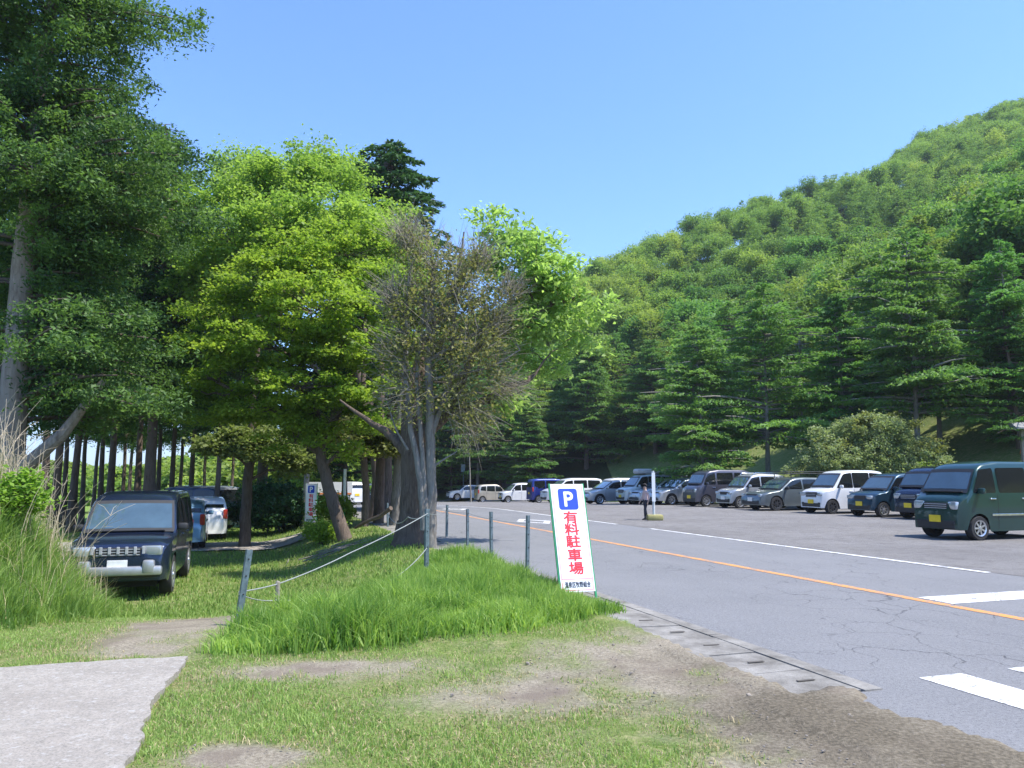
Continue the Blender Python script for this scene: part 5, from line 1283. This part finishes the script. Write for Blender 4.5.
# metal angle posts of the rope fence
galv = simple('galvanised_steel', (.16, .21, .23), .55, .55, nscale=18, var=.3, bump=.2)
def angle_post(u, vb, h, label, tilt=(0, 0), w_=.05, y=None, grp='steel posts of the fence beside the road', holes=True):
    x, yy = P(u, vb, 0)
    for _ in range(6): x, yy = P(u, vb, Hf(x, yy))
    if y: yy = y; x = AX(u, y)
    z = Hf(x, yy); t_ = .007
    e = empty('fence_post', label, 'post', (x, yy, z), .5, grp); e.rotation_euler = (tilt[0], tilt[1], .55)
    mb = MB(); mb.box((0, 0, h/2-.1), (w_, t_, h+.2), None, .001); mb.box((-w_/2+t_/2, w_/2, h/2-.1), (t_, w_-t_-.001, h+.2), None, .001); mb.box((w_/2-t_/2, w_/2, h/2-.1), (t_, w_-t_-.001, h+.2), None, .001)
    mb.build('post_shaft', galv, e)
    mb = MB()
    for q in (.18, .42, .66, .88): mb.disc((0, -.006, h*q), .008, .008, .012, 'y', 8)
    mb.build('bolt', under, e)
    return Vector((x, yy, z)), h
pA, hA = angle_post(238, 627, .77, 'leaning steel post at the left foot of the mound', (0.02, .11), .06, grp=None)
pB, hB = angle_post(427, 575, 1.02, 'upright steel post on top of the grassy mound', (0, 0), .06, grp=None)
for i, (u, vb, h) in enumerate(((528,571,.88),(492,559,.86),(468,546,.80),(447,537,.80),(388,527,.72))):
    angle_post(u, vb, h, ['nearest steel post left of the P sign', 'second steel post left of the P sign', 'third steel post left of the P sign', 'fourth steel post, right of the twiggy tree', 'far steel post left of the dark chestnut trunk'][i], (0, random.uniform(-.03, .03)))
xw, yw = P(277, 613, 0); zw = Hf(xw, yw)
st = MB(); st.tube([(0, 0, -.1), (0, 0, .40), (.004, 0, .41)], [.028, .026, .02], 7); o = st.build('wooden_stake', wood, None, (xw, yw, zw), smooth=False); tag(o, 'short split wooden stake in the grass beside the leaning post', 'stake')
rope_m = simple('pale_rope', (.27, .29, .28), .8, nscale=60, var=.25, bump=.5)
def rope(pts, r_, label, sag=.06, name='rope'):
    out = []
    for a, b in zip(pts[:-1], pts[1:]):
        a = Vector(a); b = Vector(b)
        for q in range(9): t_ = q/9; p = a.lerp(b, t_); p.z -= sag*4*t_*(1-t_)*(b-a).length/3; out.append(p)
    out.append(Vector(pts[-1])); mb = MB(); mb.tube(out, r_, 7); tag(mb.build(name, rope_m, None, smooth=True), label, 'rope', 'ropes of the low fence')
tipB = pB+Vector((0, 0, hB*.93))
def PT(u, v, y): a, b, c = ray(u, v); return Vector((a*y/b, y, CAMZ+c*y/b))
rope([PT(239, 592, pA.y), PT(278, 584, yw), PT(350, 553, 10.6), tipB], .0075, 'upper pale rope from the leaning post up to the mound post', .03)
rope([PT(239, 594, pA.y), PT(278, 600, yw), PT(372, 588, 10.0), PT(427, 548, pB.y)], .0065, 'lower slack rope hanging near the long grass', .12)
rope([tipB, PT(447, 511, 19.2), PT(468, 513, 16.9), PT(492, 519, 14.4), PT(528, 524, 12.5)], .004, 'thin wire along the roadside steel posts', .02, 'wire')
rope([tipB, PT(408, 517, 13.8), PT(388, 514, 18.5)], .008, 'pale rope running from the mound post back past the chestnut trunk', .1)
# fallen dark log rail
T = MB(); a_ = PT(355, 532, 22.5); b_ = PT(391, 508, 21.5); a_.z = Hf(a_.x, a_.y)+.12
T.tube([a_, a_.lerp(b_, .35)+Vector((0, 0, .0)), a_.lerp(b_, .7)+Vector((0, 0, -.06)), b_], [.04, .05, .06, .065], 8); tag(T.build('log_rail', bark_brown, None, smooth=True), 'dark bark log propped slantwise by the roadside trunks', 'log')
# white notice banner up the road
x = AX(330, 45); z = Hf(x, 45); e = empty('notice_board', 'low white board with orange strip left of the road ahead', 'board', (x, 45, z), .1)
MB().box((0, 0, 1.05), (2.6, .04, .75), None, .005).build('panel', board_w, e); MB().box((0, -.026, .76), (2.5, .01, .1)).build('orange_strip', simple('orange_strip', (.75, .25, .08), .6), e)
for sx in (-1.15, 1.15): MB().tube([(sx, .04, -.1), (sx, .04, 1.4)], .03).build('leg', galv, e)
# small sign behind the far cars
x = AX(463.5, 83); z = Hf(x, 83); e = empty('small_sign', 'small grey sign plate on a thin pole behind the farthest car', 'sign', (x, 83, z))
MB().tube([(0, 0, -.1), (0, 0, 3.7)], .04).build('pole', galv, e); MB().box((-.05, -.05, 3.3), (.45, .03, .8), None, .01).build('plate', galv, e)
# white pole on a weighted base beside the person
yP = 27.2; x = AX(653, yP); z = Hf(x, yP); e = empty('banner_pole', 'white banner pole on a squat base beside the person', 'pole', (x, yP, z))
MB().tube([(0, 0, .1), (0, 0, 1.72)], .045, 10).build('pole', simple('pole_pale_grey', (.5, .54, .56), .6), e); MB().box((.03, 0, .10), (.55, .4, .2), None, .05).build('base', simple('base_dull_yellow', (.33, .30, .12), .8), e, smooth=True)
MB().box((.0, -.06, 1.15), (.12, .012, 1.0), None, .003).build('banner', board_w, e)
# roofed notice post at the right edge
yR = 37; x = AX(1022, yR); z = Hf(x, yR); ztop_ = PT(1022, 428, yR).z-z; e = empty('roofed_post', 'small grey roofed post at the right edge of the grass slope', 'post', (x+.15, yR, z))
MB().box((0, 0, ztop_/2), (.14, .14, ztop_)).build('post_shaft', wood, e)
mb = MB(); mb.add([(-.55,-.5,0),(.55,-.5,0),(.55,.5,0),(-.55,.5,0),(-.55,0,.28),(.55,0,.28),(-.55,-.5,-.08),(.55,-.5,-.08),(.55,.5,-.08),(-.55,.5,-.08)], [[0,1,5,4],[2,3,4,5],[0,4,3],[1,2,5],[0,6,7,1],[1,7,8,2],[2,8,9,3],[3,9,6,0],[6,9,8,7]]); mb.build('small_roof', simple('slate_grey_roof', (.25,.25,.27), .6), e, (0, 0, ztop_))
x = AX(1023, 38); z = Hf(x, 38); e = empty('traffic_cone', 'orange cone on the grass below the roofed post', 'cone', (x+.1, 38, z)); hz = max(.5, PT(1023, 450, 38).z-z)
mb = MB(); mb.tube([(0, 0, hz-.65), (0, 0, hz-.05), (0, 0, hz)], [.17, .04, .03], 14); mb.build('cone_body', simple('cone_orange', (.75, .2, .05), .6), e, smooth=True); MB().box((0, 0, (hz-.65)/2), (.42, .42, max(.05, hz-.65))).build('base', simple('cone_base', (.7, .22, .06), .7), e)
# ------------------------------------------------------------------ people
skin = simple('skin', (.50, .33, .25), .6, var=.05); hairm = simple('dark_hair', (.025, .02, .018), .7)
def person(label, loc, rotz, hgt, shirt, trousers, bend=0.0, step=.12, child=False):
    k = hgt/1.7; e = empty('person', label, 'person', loc, rotz); e.scale = (k, k, k)
    hb = math.sin(bend); hc = math.cos(bend)
    def up(x, y, z): dz = z-.92; return (x+hb*dz, y, .92+hc*dz)       # everything above the hip bends forward about the hip
    J = {'pel': (0, 0, .93), 'wst': up(0, 0, 1.06), 'chs': up(.01, 0, 1.28), 'nck': up(.0, 0, 1.45), 'hd0': up(.02, 0, 1.54), 'hd1': up(.035, 0, 1.66)}
    R = {'pel': (.14, .15), 'wst': (.115, .13), 'chs': (.12, .155), 'nck': (.055, .055), 'hd0': (.085, .075), 'hd1': (.095, .08)}
    E = [('pel', 'wst'), ('wst', 'chs'), ('chs', 'nck'), ('nck', 'hd0'), ('hd0', 'hd1')]
    for s_, q in (('l', 1), ('r', -1)):
        fx_ = step*q
        J.update({'hip'+s_: (0, .09*q, .86), 'kne'+s_: (fx_*.6+.03, .095*q, .49), 'ank'+s_: (fx_-.03, .095*q, .08), 'toe'+s_: (fx_+.14, .11*q, .035),
                  'sho'+s_: up(0, .175*q, 1.39), 'elb'+s_: up(-.04-fx_*.4, .24*q, 1.12), 'wri'+s_: up(.08-fx_*.7, .24*q, .90), 'han'+s_: up(.11-fx_*.8, .235*q, .83)})
        R.update({'hip'+s_: (.09, .09), 'kne'+s_: (.06, .06), 'ank'+s_: (.045, .042), 'toe'+s_: (.035, .045), 'sho'+s_: (.06, .06), 'elb'+s_: (.042, .042), 'wri'+s_: (.03, .03), 'han'+s_: (.032, .022)})
        E += [('pel', 'hip'+s_), ('hip'+s_, 'kne'+s_), ('kne'+s_, 'ank'+s_), ('ank'+s_, 'toe'+s_), ('chs', 'sho'+s_), ('sho'+s_, 'elb'+s_), ('elb'+s_, 'wri'+s_), ('wri'+s_, 'han'+s_)]
        for fi, (dy, l) in enumerate(((-.022, .075), (-.008, .085), (.008, .08), (.022, .065))):
            h0 = Vector(J['han'+s_]); nm = 'f%d%s' % (fi, s_); J[nm] = tuple(h0+Vector((.012+dy, .0, -l))); R[nm] = (.009, .009); E.append(('han'+s_, nm))
        h0 = Vector(J['han'+s_]); J['th'+s_] = tuple(h0+Vector((.05, -.01*q, -.035))); R['th'+s_] = (.011, .011); E.append(('han'+s_, 'th'+s_))
    names = list(J); me = bpy.data.meshes.new('body'); me.from_pydata([J[n] for n in names], [(names.index(a), names.index(b)) for a, b in E], []); o = bpy.data.objects.new('body', me); COL.objects.link(o)
    md = o.modifiers.new('s', 'SKIN'); md.use_smooth_shade = True
    for i, n in enumerate(names): me.skin_vertices[0].data[i].radius = R[n]
    me.skin_vertices[0].data[0].use_root = True
    o.modifiers.new('u', 'SUBSURF').levels = 2
    bpy.context.view_layer.update(); dg = bpy.context.evaluated_depsgraph_get(); m2 = bpy.data.meshes.new_from_object(o.evaluated_get(dg)); bpy.data.objects.remove(o); m2.name = 'body'
    m2.materials.clear(); shoe = black
    for m in (skin, shirt, trousers, shoe): m2.materials.append(m)
    Mi = Matrix.Translation((0, 0, 0))
    for p in m2.polygons:
        c = p.center; dx, dz = c.x, c.z-.92; zz = .92+dz*hc+dx*hb if dz > 0 else c.z    # undo the bend
        arm = abs(c.y) > .19 and zz > .7
        p.material_index = 3 if c.z < .09 else 1 if (arm and zz > 1.0 and zz < 1.46) else 0 if arm else 2 if zz < .98 else 1 if zz < 1.455 else 0; p.use_smooth = True
    b = link('body', m2, e)
    hd = Vector(J['hd1']); bm = bmesh.new(); bmesh.ops.create_uvsphere(bm, u_segments=16, v_segments=10, radius=.108)
    bmesh.ops.delete(bm, geom=[v for v in bm.verts if v.co.x > .035 and v.co.z < .045 or v.co.z < -.075], context='VERTS'); bm.transform(Matrix.Translation(hd+Vector((-.008, 0, .015))))
    m3 = bpy.data.meshes.new('hair'); bm.to_mesh(m3); bm.free(); m3.materials.append(hairm); link('hair', m3, e)
    return e
yQ = 27.4; x = AX(645, yQ); person('person in dark trousers and pale top walking beside the white pole', (x, yQ, Hf(x, yQ)), D2R(200), 1.22, simple('pale_pink_top', (.55, .42, .42), .8), simple('black_trousers', (.02, .022, .035), .8), 0, .12)
x = AX(731, 40.3); person('person in white shirt leaning into the open door of the charcoal van', (x, 40.3, Hf(x, 40.3)), D2R(120), 1.66, simple('white_shirt', (.72, .72, .76), .8), simple('grey_trousers', (.12, .12, .14), .8), .5, .06)
print('objects', len(bpy.data.objects), 'tris', sum(len(m.polygons) for m in bpy.data.meshes))
